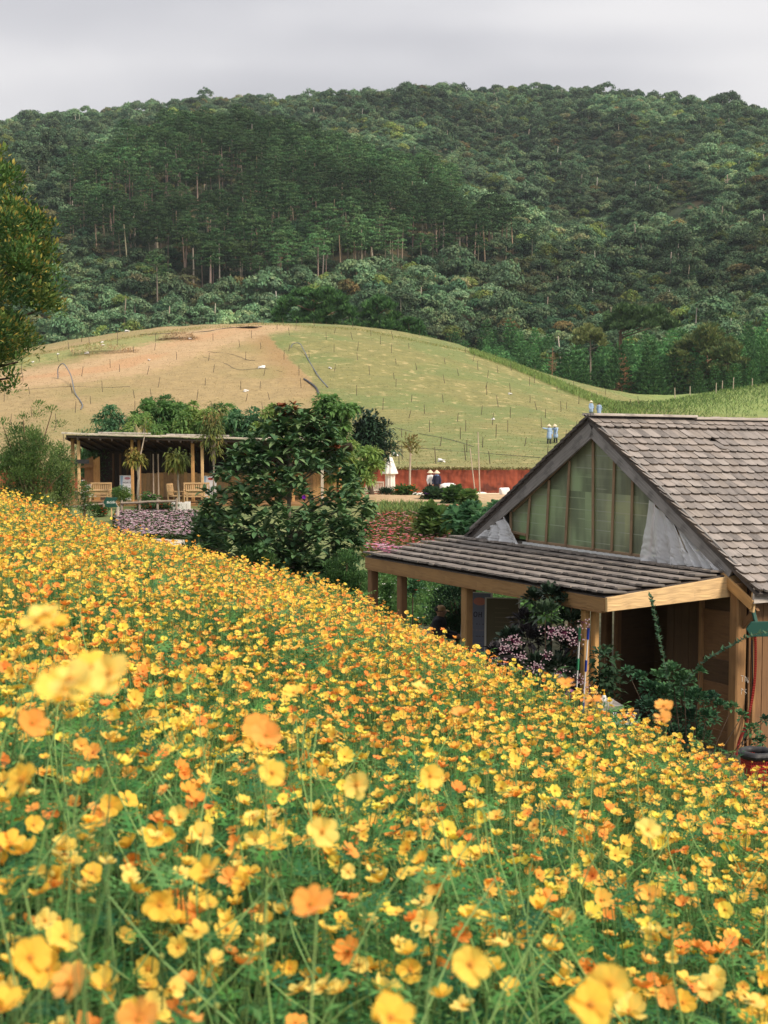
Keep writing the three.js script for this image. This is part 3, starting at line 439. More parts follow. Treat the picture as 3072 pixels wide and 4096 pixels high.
  part('jamb', beam(V(xa - 0.02, -0.1, 0.06), V(xa - 0.02, 2.98, 0.06), 0.09, 0.07, V(1, 0, 0)), M.goldDark, house);
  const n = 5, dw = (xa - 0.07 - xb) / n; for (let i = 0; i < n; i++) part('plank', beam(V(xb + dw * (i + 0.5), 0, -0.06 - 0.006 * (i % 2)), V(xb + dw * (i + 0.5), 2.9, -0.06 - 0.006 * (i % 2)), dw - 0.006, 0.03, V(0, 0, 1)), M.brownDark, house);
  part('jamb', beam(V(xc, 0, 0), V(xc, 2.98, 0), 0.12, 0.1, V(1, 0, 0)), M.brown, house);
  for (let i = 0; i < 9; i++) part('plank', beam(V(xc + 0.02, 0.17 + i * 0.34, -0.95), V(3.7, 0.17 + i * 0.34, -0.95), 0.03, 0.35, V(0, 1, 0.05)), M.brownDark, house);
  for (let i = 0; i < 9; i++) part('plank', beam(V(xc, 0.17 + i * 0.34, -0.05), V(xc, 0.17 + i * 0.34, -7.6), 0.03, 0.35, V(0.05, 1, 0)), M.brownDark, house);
  part('lintel', beam(V(xc - 0.2, 2.94, 0), V(3.8, 2.94, 0), 0.08, 0.14, UP), M.brown, house);
  // long side wall of upright boards
  for (let i = 0, z = -0.1; i < 14; i++) { const w = rr(0.24, 0.34); part('plank', beam(V(4.13 + 0.006 * (i % 2), -0.4, z - w / 2), V(4.13 + 0.006 * (i % 2), 2.95, z - w / 2), 0.03, w - 0.008, V(0, 0, 1)), pick([M.brown, M.goldDark, M.brown]), house); z -= w; }
  part('batten', beam(V(4.17, -0.4, -0.2), V(4.17, 2.6, -0.2), 0.05, 0.08, V(0, 0, 1)), M.goldDark, house);
  part('floor', new THREE.BoxGeometry(8, 0.12, 10.8).translate(0, -0.06, -2.4), new THREE.MeshStandardMaterial({ color: C(0.22, 0.19, 0.16), roughness: 0.95 }), house);
}

// ---------------------------------------------------------------- garden plants
const H0 = 403;
const S = (px, Z) => px * Z / FPX;
// leaves all over rounded clumps, pointing outwards
function leafClumps(g, clumps, per, L, W, cols, o = {}) {
  for (const k of clumps) {
    const c0 = pick(cols), N = Math.round(per * (k.n ?? 1));
    for (let i = 0; i < N; i++) {
      const d = rdir(); if (d.y < -0.5) d.y = -d.y; const f = Math.pow(rnd(), 0.45), q = V(d.x * k.r * f, d.y * k.r * f * (k.f ?? 0.85), d.z * k.r * f).add(k.p), e = d.clone().add(V(0, o.up ?? 0.3, 0)).add(rdir().multiplyScalar(0.6)).normalize(), n = V(-e.x * e.y, 1 - e.y * e.y, -e.z * e.y).add(rdir().multiplyScalar(0.35)).normalize();
      g.leaf(q, e, n, L * rr(0.7, 1.25), W * rr(0.8, 1.2), vary(o.tip && f > 0.85 && rnd() < o.tipP ? o.tip : c0, 0.25), o.droop ?? 0.2, 0.14);
    }
  }
  return g;
}
const fillClumps = (rx, ry, rz, n, r, c = V(0, 0, 0), f = 0.85) => Array.from({ length: n }, () => { const d = rdir(), q = Math.pow(rnd(), 0.4); return { p: V(d.x * rx * q, d.y * ry * q, d.z * rz * q).add(c), r: r * rr(0.7, 1.3), f }; });
// a plant filling a box of pixels at depth Z: trunk with branches to the clumps, leafy crown
function plant(name, label, category, [x0, y0, x1, y1], Z, o) {
  if (!o.tree && !o.at) { const gy = H0 - stand((x0 + x1) / 2, Z).y / Z * FPX; if (gy > y1) { o.n = Math.round((o.n ?? 16) * Math.min(2.2, (gy - y0) / (y1 - y0))); y1 = gy; } }
  const cx = (x0 + x1) / 2, base = o.at ?? stand(o.bx ?? cx, Z), c = at(cx, (y0 + y1) / 2, Z).sub(base), rx = S(x1 - x0, Z) / 2, ry = S(y1 - y0, Z) / 2, r = o.r ?? Math.min(rx, ry) * 0.4, t = thing(name, label, category, base, 0, o.group);
  c.z = 0;
  const cl = fillClumps(Math.max(rx - r * 0.8, rx * 0.3), Math.max(ry - r * 0.7, ry * 0.3), Math.max(rx - r * 0.8, rx * 0.3) * (o.depth ?? 0.9), o.n ?? 16, r, c, o.f); if (o.extra) cl.push(...o.extra.map(([px, py, q]) => { const p = at(px, py, Z).sub(base); return { p: V(p.x, p.y, rr(-0.3, 0.3)), r: S(q, Z), n: 0.6 }; }));
  for (const k of cl) k.p.y = Math.max(k.p.y, r * 0.4);
  const g = new Geo(), tr = o.trunk ?? 0.05, tips = cl.filter((_, i) => i % 2 === 0).map((k) => k.p), fork = V(c.x * 0.5, Math.max(0.15, c.y - ry * (o.fork ?? 0.85)), 0);
  g.tube([V(0, -0.1, 0), fork.clone().multiplyScalar(0.5).add(V(rr(-1, 1) * tr, 0, rr(-1, 1) * tr)), fork], tr, tr * 0.75, 6); limbs(g, fork, tips, tr * 0.6, WHITE, 0.4);
  part('trunk', g.build(), o.bark ?? M.barkBrown, t);
  part('crown', leafClumps(new Geo(), cl, o.per ?? 60, o.L, o.W ?? o.L * 0.45, o.cols, o).build(), o.mat ?? LEAF, t);
  if (o.bloom) { const b = new Geo(); for (let i = 0; i < o.bloom.n; i++) { const k = pick(cl), d = rdir(); d.y = Math.abs(d.y); if (d.z < 0 && rnd() < 0.7) d.z *= -1; const q = k.p.clone().addScaledVector(d, k.r * 1.02); for (let j = 0; j < 4; j++) b.leaf(q, V(Math.cos(j * 1.57 + i), 0.5, Math.sin(j * 1.57 + i)).normalize(), UP, o.bloom.s * 0.6, o.bloom.s * 0.6, vary(o.bloom.c, 0.15), 0.05, 0); } part('blossoms', b.build(), LEAF, t, 'stuff'); }
  return t;
}
const G1 = [C(0.085, 0.18, 0.05), C(0.11, 0.22, 0.06), C(0.07, 0.15, 0.05)], GD = [C(0.03, 0.07, 0.035), C(0.04, 0.085, 0.04), C(0.024, 0.055, 0.03)], GL = [C(0.16, 0.26, 0.07), C(0.2, 0.29, 0.08), C(0.12, 0.22, 0.065)], GB = [C(0.07, 0.17, 0.075), C(0.09, 0.2, 0.085), C(0.055, 0.135, 0.06)], GY = [C(0.22, 0.22, 0.05), C(0.16, 0.2, 0.05), C(0.28, 0.2, 0.05)];
reseed(31);
const SOFT = leafy(1, 1, 1, 0.55);
// trees behind the pavilion, left to right
plant('feathery_bush', 'feathery green bush between the large feathery bush and the pavilion', 'bush', [42, 436, 78, 508], 58, { L: 0.16, W: 0.045, cols: [C(0.15, 0.25, 0.07), C(0.19, 0.29, 0.09), C(0.12, 0.2, 0.065)], mat: SOFT, n: 34, per: 140, r: 0.6, trunk: 0.08, droop: 0.1 });
const bright = (l) => l.map((c) => C(c.r * 1.65, c.g * 1.55, c.b * 1.6)), back = 'bushy green trees in a line behind the pavilion roof';
for (const [b, Z, lab, cols, L, nn] of [
  [[98, 405, 128, 450], 81, 'small dark tree at the left end of the line of trees behind the pavilion', GB, 0.3, 10], [[116, 412, 158, 455], 79, 'feathery pale green tree just left of the tallest round crown behind the pavilion', GL, 0.2, 14], [[140, 396, 184, 450], 83, 'tall round green tree with drooping leaves above the left half of the pavilion roof', G1, 0.36, 18], [[180, 401, 212, 450], 80, 'bright green leafy tree between the tall round tree and the slender yellow-green tree', GL, 0.3, 14], [[200, 398, 240, 448], 84, 'dense green tree right behind the white pole above the pavilion', G1, 0.34, 16], [[232, 402, 270, 452], 81, 'broad tree with long hanging leaves above the middle of the pavilion roof', GB, 0.36, 16], [[262, 402, 305, 470], 80, 'yellow-green tree behind the red-tipped top of the big dark tree', GL, 0.34, 18], [[312, 395, 352, 450], 79, 'tall bright green tree right of the red-tipped dark tree', G1, 0.4, 18], [[330, 434, 372, 500], 74, 'light green bush with hanging leaves at the right end of the pavilion', GL, 0.32, 16]])
  plant('tree', lab, 'tree', [b[0] - 12, b[1], b[2] + 12, b[3]], Z, { L, cols: bright(cols), mat: SOFT, n: Math.round(nn * 2.6), per: 110, r: S(6, Z), droop: 0.45, up: 0.05, trunk: 0.12, group: back, bark: M.barkGrey, tree: nn > 17 });
plant('back_bush', 'dark green bush behind the left end of the pavilion, seen between its posts', 'bush', [66, 446, 112, 492], 81, { L: 0.25, cols: G1, n: 26, per: 90, r: S(7, 80) });
plant('mango_tree', 'dark green round tree overhanging the red earth bank, right of the pavilion', 'tree', [344, 408, 400, 474], 82, { tree: 1, L: 0.42, W: 0.15, cols: GD, n: 26, per: 130, droop: 0.4, trunk: 0.2, bark: M.barkDark, extra: [[392, 452, 9], [380, 462, 8], [372, 425, 9], [360, 415, 8]], mat: GLOSSY });
plant('slender_tree', 'thin young tree with a pale leaning trunk in front of the red bank', 'tree', [398, 428, 424, 462], 96, { tree: 1, L: 0.32, cols: [C(0.2, 0.22, 0.07), C(0.26, 0.22, 0.09)], n: 16, per: 16, r: 0.5, trunk: 0.09, fork: 0.5, bark: M.barkPale, bx: 410 });
// feathery bushes and the big tree at the left edge
plant('feathery_bush', 'large feathery green bush at the left edge beside the pavilion', 'bush', [-16, 418, 70, 505], 56, { L: 0.16, W: 0.045, cols: [C(0.14, 0.24, 0.07), C(0.18, 0.28, 0.085), C(0.22, 0.3, 0.1), C(0.11, 0.19, 0.065)], mat: SOFT, n: 84, per: 150, r: 0.62, trunk: 0.1, droop: 0.1, extra: [[40, 408, 8], [52, 412, 7], [36, 418, 9], [24, 420, 8], [58, 428, 9], [4, 426, 9], [62, 450, 9], [66, 470, 9], [30, 440, 10], [14, 450, 10]] });
plant('fern_tree', 'pale feathery fern-like shrub rising left of the pavilion roof', 'shrub', [72, 418, 112, 442], 76, { L: 0.34, W: 0.05, cols: [C(0.1, 0.2, 0.08), C(0.12, 0.22, 0.09)], n: 12, per: 90, r: 0.6, droop: 0.3, trunk: 0.05 });
{
  // big broadleaved tree that enters from the left
  const Z = 38, base = onGround(-14.2, Z), t = thing('garden_tree', 'tall dense tree with yellow-tipped leaves entering at the left edge of the picture', 'tree', base), cl = [];
  for (let i = 0; i < 150; i++) { const py = 150 + 215 * Math.pow(rnd(), 0.8), edge = interp([[150, 0], [168, 5], [190, 11], [205, 15], [216, 30], [225, 37], [240, 40], [260, 43], [285, 48], [305, 46], [325, 37], [338, 26], [352, 11], [366, 2]], py), px = edge - 7 - 75 * rnd() * rnd(), q = at(px, py, Z).sub(base); cl.push({ p: V(q.x, q.y, rr(-2.4, 2.2)), r: rr(0.34, 0.6), f: 0.8 }); }
  for (const [px, py] of [[10, 378], [4, 352], [14, 388], [6, 392], [-6, 372], [18, 362]]) { const q = at(px, py, Z).sub(base); cl.push({ p: V(q.x, q.y, 0), r: 0.3, n: 0.6 }); }
  const g = new Geo(); g.tube([V(0, -0.2, 0), V(0.1, 3.5, 0), V(0.3, 6.5, 0)], 0.3, 0.2, 8); limbs(g, V(0.2, 5.2, 0), cl.filter((_, i) => i % 5 === 0).map((k) => k.p), 0.1);
  part('trunk', g.build(), M.barkDark, t);
  part('crown', leafClumps(new Geo(), cl, 120, 0.17, 0.07, [C(0.09, 0.18, 0.05), C(0.115, 0.21, 0.055), C(0.065, 0.13, 0.045), C(0.17, 0.24, 0.06)], { tip: C(0.42, 0.34, 0.08), tipP: 0.38, droop: 0.12, up: 0.6 }).build(), LEAF, t);
}
// the big dark tree in the middle: whorls of large leaves, each leaf in front a piece of its own
{
  reseed(41);
  const Z = 39, base = stand(290, Z), t = thing('loquat_tree', 'big dark tree with whorls of large leathery leaves and red young tips at top', 'tree', base), tips = [];
  const E = [[400, 283, 290], [412, 268, 305], [425, 258, 330], [440, 246, 336], [455, 225, 345], [470, 212, 352], [490, 204, 360], [505, 200, 372], [520, 198, 370], [540, 192, 362], [560, 205, 352], [575, 240, 345], [588, 265, 340]];
  const Ea = E.map((e) => [e[0], e[1]]), Eb = E.map((e) => [e[0], e[2]]);
  for (let i = 0; i < 1000; i++) { const py = 404 + 186 * Math.pow(rnd(), 0.75), a = interp(Ea, py), b = interp(Eb, py), s = rr(-1, 1), px = lerp(a, b, 0.5 + 0.5 * s) , q = at(px, py, Z).sub(base); const dz = Math.sqrt(Math.max(0, 1 - s * s)) * S(b - a, Z) / 2 * rr(-0.6, 0.95); if (fbm(px * 0.035, py * 0.035, 2) > 0.27 + 0.1 * rnd()) tips.push(V(q.x, Math.max(q.y, 0.3), dz)); }
  for (const [px, py] of [[284, 407], [296, 410], [303, 416], [322, 420], [330, 426], [258, 452], [300, 432], [370, 512], [358, 500], [348, 470], [204, 515], [214, 500]]) { const q = at(px, py, Z).sub(base); tips.push(V(q.x, q.y, rr(0, 0.6))); }
  const tr = new Geo(); tr.tube([V(0, -0.2, 0), V(0.03, 1, 0), V(-0.05, 2.4, 0.05), V(0, 4.4, 0)], 0.11, 0.04, 8); for (const p of tips.filter((_, i) => i % 9 === 0)) { const a = V(0, clamp(p.y - Math.hypot(p.x, p.z) * 0.55, 0.35, 4.2), 0); tr.tube([a, a.clone().lerp(p, 0.5).add(V(0, 0.12, 0)), p], 0.035, 0.012, 5); }
  part('trunk', tr.build(), M.barkGrey, t);
  const unit = [0, 1, 2].map((k) => { const g = new Geo(); const P = V(0, 0, 0), D = V(0, 0, 1), N = V(0, 1, 0), W = 0.36 + 0.05 * k, q = [[0, 0], [0.2, 0.62], [0.48, 1], [0.78, 0.72], [1, 0]]; let prev = null; q.forEach(([v, w], i) => { const y = -0.22 * v * v * (1 + k * 0.4), h = w * W / 2; const c = [g.v(-h, y + h * 0.35, v, 0, v, WHITE), g.v(0, y, v, 0.5, v, WHITE), g.v(h, y + h * 0.35, v, 1, v, WHITE)]; if (prev) g.i.push(prev[0], prev[1], c[0], prev[1], c[1], c[0], prev[1], prev[2], c[1], prev[2], c[2], c[1]); prev = c; }); return g.build(); });
  const mats = [[0.1, 0.2, 0.085], [0.075, 0.155, 0.075], [0.135, 0.24, 0.1], [0.19, 0.28, 0.12]].map((c) => leafy(...c, 0.2, 0.5)), redTip = leafy(0.2, 0.065, 0.025, 0.25, 0.5), paleLeaf = leafy(0.3, 0.36, 0.1, 0.3, 0.5), list = [];
  for (const p of tips) { const n = 8 + Math.floor(rnd() * 4), w0 = rnd() * 6.28, top = (p.y > 5.15 && rnd() < 0.5) || (p.y > 3.6 && rnd() < 0.06), axis = V(p.x * 0.25, 1, p.z * 0.25 + 0.2).normalize(); for (let k = 0; k < n; k++) { const w = w0 + k * 2.4, el = rr(-0.5, 1.2), d = V(Math.cos(w), el, Math.sin(w)).add(axis.clone().multiplyScalar(0.25)).normalize(), L = rr(0.24, 0.36) * (top && el > 0.4 ? 0.7 : 1), X = V(0, 0, 0).crossVectors(UP, d).normalize(), Y = V(0, 0, 0).crossVectors(d, X), m = new THREE.Matrix4().makeBasis(X, Y, d).scale(V(L, L, L)).setPosition(p.clone().add(V(0, -0.03 * k / n, 0))); list.push([m, Math.floor(rnd() * 3), top && el > 0.15 ? redTip : rnd() < 0.008 ? paleLeaf : pick(mats), p.z]); } }
  list.sort((a, b) => b[3] - a[3]); const rest = new Geo();
  list.forEach(([m, u, mat], i) => { if (i < 300) { const l = part('leaf', unit[u], mat, t); m.decompose(l.position, l.quaternion, l.scale); } else rest.add(unit[u], m, mat.color); });
  part('leaves', rest.build(), leafy(1, 1, 1, 0.2, 0.5), t, 'stuff');
  // a purple bloom on it
  const bl = new Geo(), bp = at(304, 497, Z - 2.3).sub(base); for (let j = 0; j < 5; j++) bl.leaf(bp, V(Math.cos(j * 1.25), Math.sin(j * 1.25), 0.4).normalize(), V(0, 0, 1), 0.07, 0.06, C(0.2, 0.02, 0.4), 0, 0); part('blossom', bl.build(), LEAF, t);
}
plant('glossy_shrub', 'glossy upright shrub with rounded leaves at the lower left of the big dark tree', 'shrub', [181, 505, 232, 585], 42, { L: 0.24, W: 0.11, cols: [C(0.05, 0.12, 0.045), C(0.07, 0.155, 0.05), C(0.04, 0.09, 0.042)], n: 34, per: 60, r: 0.34, up: 0.9, droop: 0, mat: GLOSSY, trunk: 0.05 });
plant('thuja_shrub', 'round fine-leaved green conifer shrub left of the first porch post', 'shrub', [318, 546, 372, 618], 33, { L: 0.07, W: 0.035, cols: [C(0.06, 0.14, 0.05), C(0.08, 0.17, 0.055)], n: 34, per: 260, r: 0.24, up: 0.9, droop: 0, trunk: 0.04 });
plant('round_shrub', 'small fine green shrub under the big dark tree, among the last orange flowers', 'shrub', [236, 540, 284, 590], 37, { L: 0.09, W: 0.035, cols: [C(0.07, 0.15, 0.05), C(0.09, 0.18, 0.055)], n: 16, per: 160, r: 0.28, up: 0.9, droop: 0, trunk: 0.03 });
// pavilion surroundings
const young = 'young trees standing in front of the pavilion';
plant('young_tree', 'young tree with a forked pale trunk and yellow-green leaves left of the plank wall', 'tree', [126, 448, 148, 472], 67, { tree: 1, L: 0.26, W: 0.1, cols: GY, n: 9, per: 40, r: 0.35, trunk: 0.08, fork: 1.6, bark: M.barkPale, droop: 0.5, up: -0.1, extra: [[144, 428, 4], [146, 421, 3]], bx: 139, group: young });
plant('young_tree', 'small tree with drooping yellow-green leaves standing before the plank wall', 'tree', [164, 446, 190, 477], 66, { tree: 1, L: 0.3, W: 0.1, cols: GY, n: 14, per: 36, r: 0.4, trunk: 0.055, fork: 1.2, bark: M.barkPale, droop: 0.7, up: -0.2, bx: 178, group: young });
plant('young_tree', 'slender tree with a white pole and thin drooping leaves above the right bench', 'tree', [199, 397, 226, 470], 65, { tree: 1, L: 0.26, W: 0.07, cols: [C(0.17, 0.19, 0.05), C(0.13, 0.18, 0.06), C(0.22, 0.17, 0.06)], n: 22, per: 42, r: 0.45, trunk: 0.05, fork: 1.0, bark: M.barkGrey, droop: 0.6, up: -0.1, bx: 214, group: young });
plant('feathery_shrub', 'small round light green feathery shrub beside the wooden table', 'shrub', [109, 483, 135, 502], 66, { L: 0.12, W: 0.03, cols: GL, n: 16, per: 130, r: 0.3, up: 0.6, droop: 0.2 });
plant('flowering_bush', 'tall thin bush dotted with white flowers in front of the left bench', 'bush', [68, 474, 98, 508], 62, { L: 0.1, W: 0.04, cols: G1, n: 20, per: 60, r: 0.26, bloom: { n: 40, s: 0.12, c: C(0.85, 0.84, 0.82) } });
plant('flowering_bush', 'low bush covered in white blossoms at the edge of the yellow field', 'bush', [36, 493, 66, 512], 60, { L: 0.1, W: 0.04, cols: G1, n: 16, per: 60, r: 0.26, bloom: { n: 70, s: 0.14, c: C(0.8, 0.82, 0.86) } });
plant('flowering_bush', 'geraniums with red and white blossoms behind the log rail', 'flowers', [137, 492, 163, 506], 65, { L: 0.12, W: 0.08, cols: G1, n: 14, per: 55, r: 0.24, bloom: { n: 36, s: 0.14, c: C(0.72, 0.5, 0.5) } });
plant('flowering_bush', 'low plants with small red flowers hanging over the log rail right of the arrow sign', 'flowers', [128, 502, 182, 516], 63.5, { L: 0.13, W: 0.07, cols: [C(0.05, 0.11, 0.04), C(0.07, 0.13, 0.045)], n: 30, per: 45, r: 0.26, depth: 0.3, bloom: { n: 26, s: 0.13, c: C(0.65, 0.07, 0.03) } });
plant('flowering_bush', 'low green plants with a few red flowers left of the arrow sign', 'flowers', [84, 503, 116, 520], 63, { L: 0.13, W: 0.06, cols: G1, n: 20, per: 45, r: 0.26, depth: 0.3, bloom: { n: 16, s: 0.14, c: C(0.7, 0.1, 0.03) } });
// right-hand garden below the red bank
plant('conifer_shrub', 'small dark pruned conifer beside the folded white parasol', 'shrub', [377, 484, 394, 501], 84, { tree: 1, L: 0.2, W: 0.05, cols: GD, n: 12, per: 70, r: 0.4, f: 0.4, trunk: 0.06 });
for (const [b, Z, lab, o] of [
  [[421, 486, 449, 514], 73, 'dark rounded bush with a purple flower below the two workers by the bank', { L: 0.3, W: 0.2, cols: [C(0.045, 0.1, 0.045), C(0.06, 0.12, 0.05)], n: 16, bloom: { n: 3, s: 0.35, c: C(0.16, 0.02, 0.35) } }],
  [[444, 485, 466, 515], 70, 'leafy bush with large bright leaves right of the purple-flowered bush', { L: 0.38, W: 0.3, cols: G1, n: 13 }],
  [[462, 486, 478, 512], 66, 'upright large-leaved plant before the pile of boards', { L: 0.4, W: 0.32, cols: GL, n: 8 }],
  [[444, 502, 488, 545], 54, 'broad large-leaved shrub above the porch roof, right of the pink bank', { L: 0.4, W: 0.32, cols: bright(GB), n: 22 }],
  [[470, 497, 514, 545], 52, 'large-leaved shrub touching the left end of the barge board', { L: 0.4, W: 0.3, cols: bright(GB), n: 20 }],
  [[414, 504, 452, 536], 56, 'bright green large-leaved plants at the top of the pink-flowered bank', { L: 0.36, W: 0.3, cols: GL, n: 20 }],
  [[392, 488, 420, 504], 78, 'green bush with orange flowers along the low rail below the red bank', { L: 0.26, W: 0.16, cols: G1, n: 14, bloom: { n: 14, s: 0.3, c: C(0.7, 0.18, 0.04) } }]])
  plant('garden_shrub', lab, 'shrub', b, Z, { per: 48, r: S(6, Z), droop: 0.25, up: 0.25, mat: SOFT, group: 'leafy shrubs in the garden below the red bank', ...o });
// grasses and beds: too many to count
function blades(n, where, L, cols, spread = 0.5) { const g = new Geo(); for (let i = 0; i < n; i++) { const p = where(), d = V(rr(-spread, spread), 1, rr(-spread, spread)).normalize(); g.leaf(p, d, V(rnd() - 0.5, 0.1, 1).normalize(), L * rr(0.6, 1.3), L * 0.09, vary(pick(cols), 0.25), 0.25, 0); } return g.build(); }
const inBox = (a, b, c, d) => () => hit(rr(a, c), rr(b, d), 20);
stuff('ornamental_grass', blades(1500, () => { const p = hit(rr(376, 424), rr(512, 521), 40); return p; }, 0.75, [C(0.16, 0.25, 0.08), C(0.24, 0.3, 0.1)], 0.6), LEAF, 'tufts of long grass along the top of the pink-flowered bank');
function bed(name, label, n, where, leaf, bloom, s, k) { const g = new Geo(); for (let i = 0; i < n; i++) { const p = where(); for (let j = 0; j < 7; j++) { const d = rdir(); d.y = Math.abs(d.y) + 0.2; d.normalize(); g.leaf(p.clone().add(V(rr(-0.12, 0.12), rr(0, s), rr(-0.12, 0.12))), d, V(d.z, 0.5, d.x).normalize(), 0.2, 0.09, vary(pick(leaf), 0.3), 0.2, 0.1); } if (rnd() < k) { const q = p.clone().add(V(rr(-0.1, 0.1), s * rr(0.9, 1.5), rr(-0.1, 0.1))), c = vary(pick(bloom), 0.2); for (let j = 0; j < 5; j++) g.leaf(q, V(Math.cos(j * 1.26), 0.35, Math.sin(j * 1.26)).normalize(), UP, 0.08, 0.07, c, 0, 0); } } stuff(name, g.build(), LEAF, label); }
reseed(51);
const PINKB = [C(0.75, 0.16, 0.22), C(0.8, 0.28, 0.34), C(0.72, 0.16, 0.14), C(0.8, 0.4, 0.44)];
bed('pink_flowers', 'bank overgrown with pink and red flowers behind the porch roof', 2600, () => { let p; do { p = V(rr(365, 470), rr(513, 560), 0); } while (fbm(p.x * 0.07, p.y * 0.12, 2) < 0.38 || p.x + p.y * 0.7 > 835); return hit(p.x, p.y, 30); }, [C(0.16, 0.19, 0.05), C(0.25, 0.19, 0.065), C(0.11, 0.18, 0.05)], PINKB, 0.3, 0.38);
bed('daisies', 'bed of pale pink and white daisies between the log rail and the big dark tree', 3000, () => hit(rr(116, 196), rr(516, 541), 30), [C(0.07, 0.11, 0.04)], [C(0.72, 0.52, 0.58), C(0.78, 0.68, 0.68), C(0.6, 0.36, 0.46)], 0.2, 0.95);
bed('ground_cover', 'low green ground cover with tiny white flowers below the big dark tree and behind the porch', 5200, () => { const k = rnd(); return k < 0.35 ? hit(rr(300, 372), rr(575, 640), 16) : hit(rr(372, 560), rr(562, 625), 26); }, [C(0.1, 0.21, 0.06), C(0.13, 0.24, 0.075)], [C(0.7, 0.72, 0.68)], 0.1, 0.12);
stuff('lawn_grass', blades(9000, () => { const Z = rr(26, 66), x = rr(-0.3, 0.12) * Z; return onGround(x, Z); }, 0.16, [C(0.12, 0.22, 0.06), C(0.18, 0.26, 0.085)]), LEAF, 'uneven lawn grass of the garden behind the house');

// ---------------------------------------------------------------- the open pavilion and what stands round it
reseed(61);
function canvasMat(w, h, draw, rough = 0.7) { const cv = document.createElement('canvas'); cv.width = w; cv.height = h; draw(cv.getContext('2d'), w, h); const t = new THREE.CanvasTexture(cv); t.colorSpace = THREE.SRGBColorSpace; return new THREE.MeshStandardMaterial({ map: t, roughness: rough }); }
{
  const Z = 70, FL = -4.9, base = V(at(200, 440, Z).x, FL, -Z), t = thing('pavilion', 'long open wooden pavilion with a roof of pale rough slabs and a dark interior', 'pavilion', base), L = (px, py, z = Z) => at(px, py, z).sub(base), X = (px, z = Z) => L(px, 440, z).x;
  const roofG = new THREE.BufferGeometry(), A = L(66, 435, Z - 0.6), B = L(352, 443, Z - 0.6), Cc = L(352, 450, Z + 6), D = L(92, 448, Z + 6), p = []; for (const k of [0, -0.12]) for (const q of [A, B, Cc, D]) p.push(q.x, q.y + k, q.z); roofG.setAttribute('position', new THREE.Float32BufferAttribute(p, 3)); roofG.setAttribute('uv', new THREE.Float32BufferAttribute([0, 0, 14, 0, 14, 6, 0, 6, 0, 0, 14, 0, 14, 6, 0, 6], 2)); roofG.setIndex([0, 1, 2, 0, 2, 3, 4, 6, 5, 4, 7, 6, 0, 4, 5, 0, 5, 1, 1, 5, 6, 1, 6, 2, 2, 6, 7, 2, 7, 3, 3, 7, 4, 3, 4, 0]); const rg = roofG.toNonIndexed(); rg.computeVertexNormals();
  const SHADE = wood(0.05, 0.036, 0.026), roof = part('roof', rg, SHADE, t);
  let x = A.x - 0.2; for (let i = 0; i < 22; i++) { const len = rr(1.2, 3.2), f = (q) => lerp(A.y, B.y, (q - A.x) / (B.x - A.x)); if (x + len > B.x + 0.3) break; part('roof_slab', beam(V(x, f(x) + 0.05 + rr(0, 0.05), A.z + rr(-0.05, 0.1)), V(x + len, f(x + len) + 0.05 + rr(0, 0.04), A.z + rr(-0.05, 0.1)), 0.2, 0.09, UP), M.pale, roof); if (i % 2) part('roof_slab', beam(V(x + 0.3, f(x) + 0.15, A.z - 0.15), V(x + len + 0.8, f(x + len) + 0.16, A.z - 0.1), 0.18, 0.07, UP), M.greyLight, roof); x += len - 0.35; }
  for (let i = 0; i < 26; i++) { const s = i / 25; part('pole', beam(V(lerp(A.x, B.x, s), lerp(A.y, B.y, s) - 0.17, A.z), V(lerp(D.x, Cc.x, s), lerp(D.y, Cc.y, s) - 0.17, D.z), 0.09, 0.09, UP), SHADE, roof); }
  for (const [px, w, m] of [[72.5, 0.16, M.goldDark], [78.5, 0.14, M.goldLight], [132, 0.14, M.gold], [139, 0.14, M.goldDark], [192.5, 0.16, M.gold], [202, 0.14, M.goldLight], [273, 0.16, M.goldDark], [293, 0.14, M.gold], [322, 0.14, M.pale], [340, 0.14, M.gold]]) part('post', beam(V(X(px), 0, 0), V(X(px), lerp(A.y, B.y, (X(px) - A.x) / (B.x - A.x)) - 0.1, 0), w, w, V(1, 0, 0)), m, t);
  part('floor', new THREE.BoxGeometry(16, 0.4, 8.5).translate(X(200), -0.2, -2.6), M.goldDark, t);
  const bz = Z + 3.4; // half-high wall of upright planks
  for (let px = 141; px < 336; px += 3.4) { const w = S(3.3, bz); part('plank', beam(V(X(px, bz), 0, -3.4 + rr(0, 0.03)), V(X(px, bz), 1.25 + rr(-0.03, 0.05), -3.4), w, 0.03, V(0, 0, 1)), pick([M.honey, M.goldLight, M.honey, M.bench]), t); }
  for (const [a, b, z, m] of [[84, 93, 1.2, M.goldDark], [93, 99.5, 1.1, M.gold]]) { const n = 4; for (let i = 0; i < n; i++) { const u = lerp(X(a, Z + z), X(b, Z + z), (i + 0.5) / n); part('plank', beam(V(u, 0, -z), V(u, lerp(1.75, 1.95, i / n) + 0.3, -z), (X(b, Z + z) - X(a, Z + z)) / n * 0.97, 0.04, V(0, 0, 1)), m, t); } }
  part('cross_rail', beam(V(X(60, Z + 1), 1.62, -1), V(X(93, Z + 1), 1.72, -1), 0.06, 0.12, UP), M.goldDark, t);
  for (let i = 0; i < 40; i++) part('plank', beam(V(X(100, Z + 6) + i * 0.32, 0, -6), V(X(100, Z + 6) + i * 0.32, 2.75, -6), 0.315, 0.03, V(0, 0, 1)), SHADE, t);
  for (const px of [113, 120, 127]) part('door_post', beam(V(X(px, Z + 2.4), 0, -2.4), V(X(px, Z + 2.4), 2.3, -2.4), 0.16, 0.1, V(1, 0, 0)), M.brownDark, t);
  for (const px of [151, 156]) part('pole', beam(V(X(px), 0, -0.6), V(X(px), 2.35, -0.6), 0.06, 0.06, V(1, 0, 0)), M.barkPale, t);
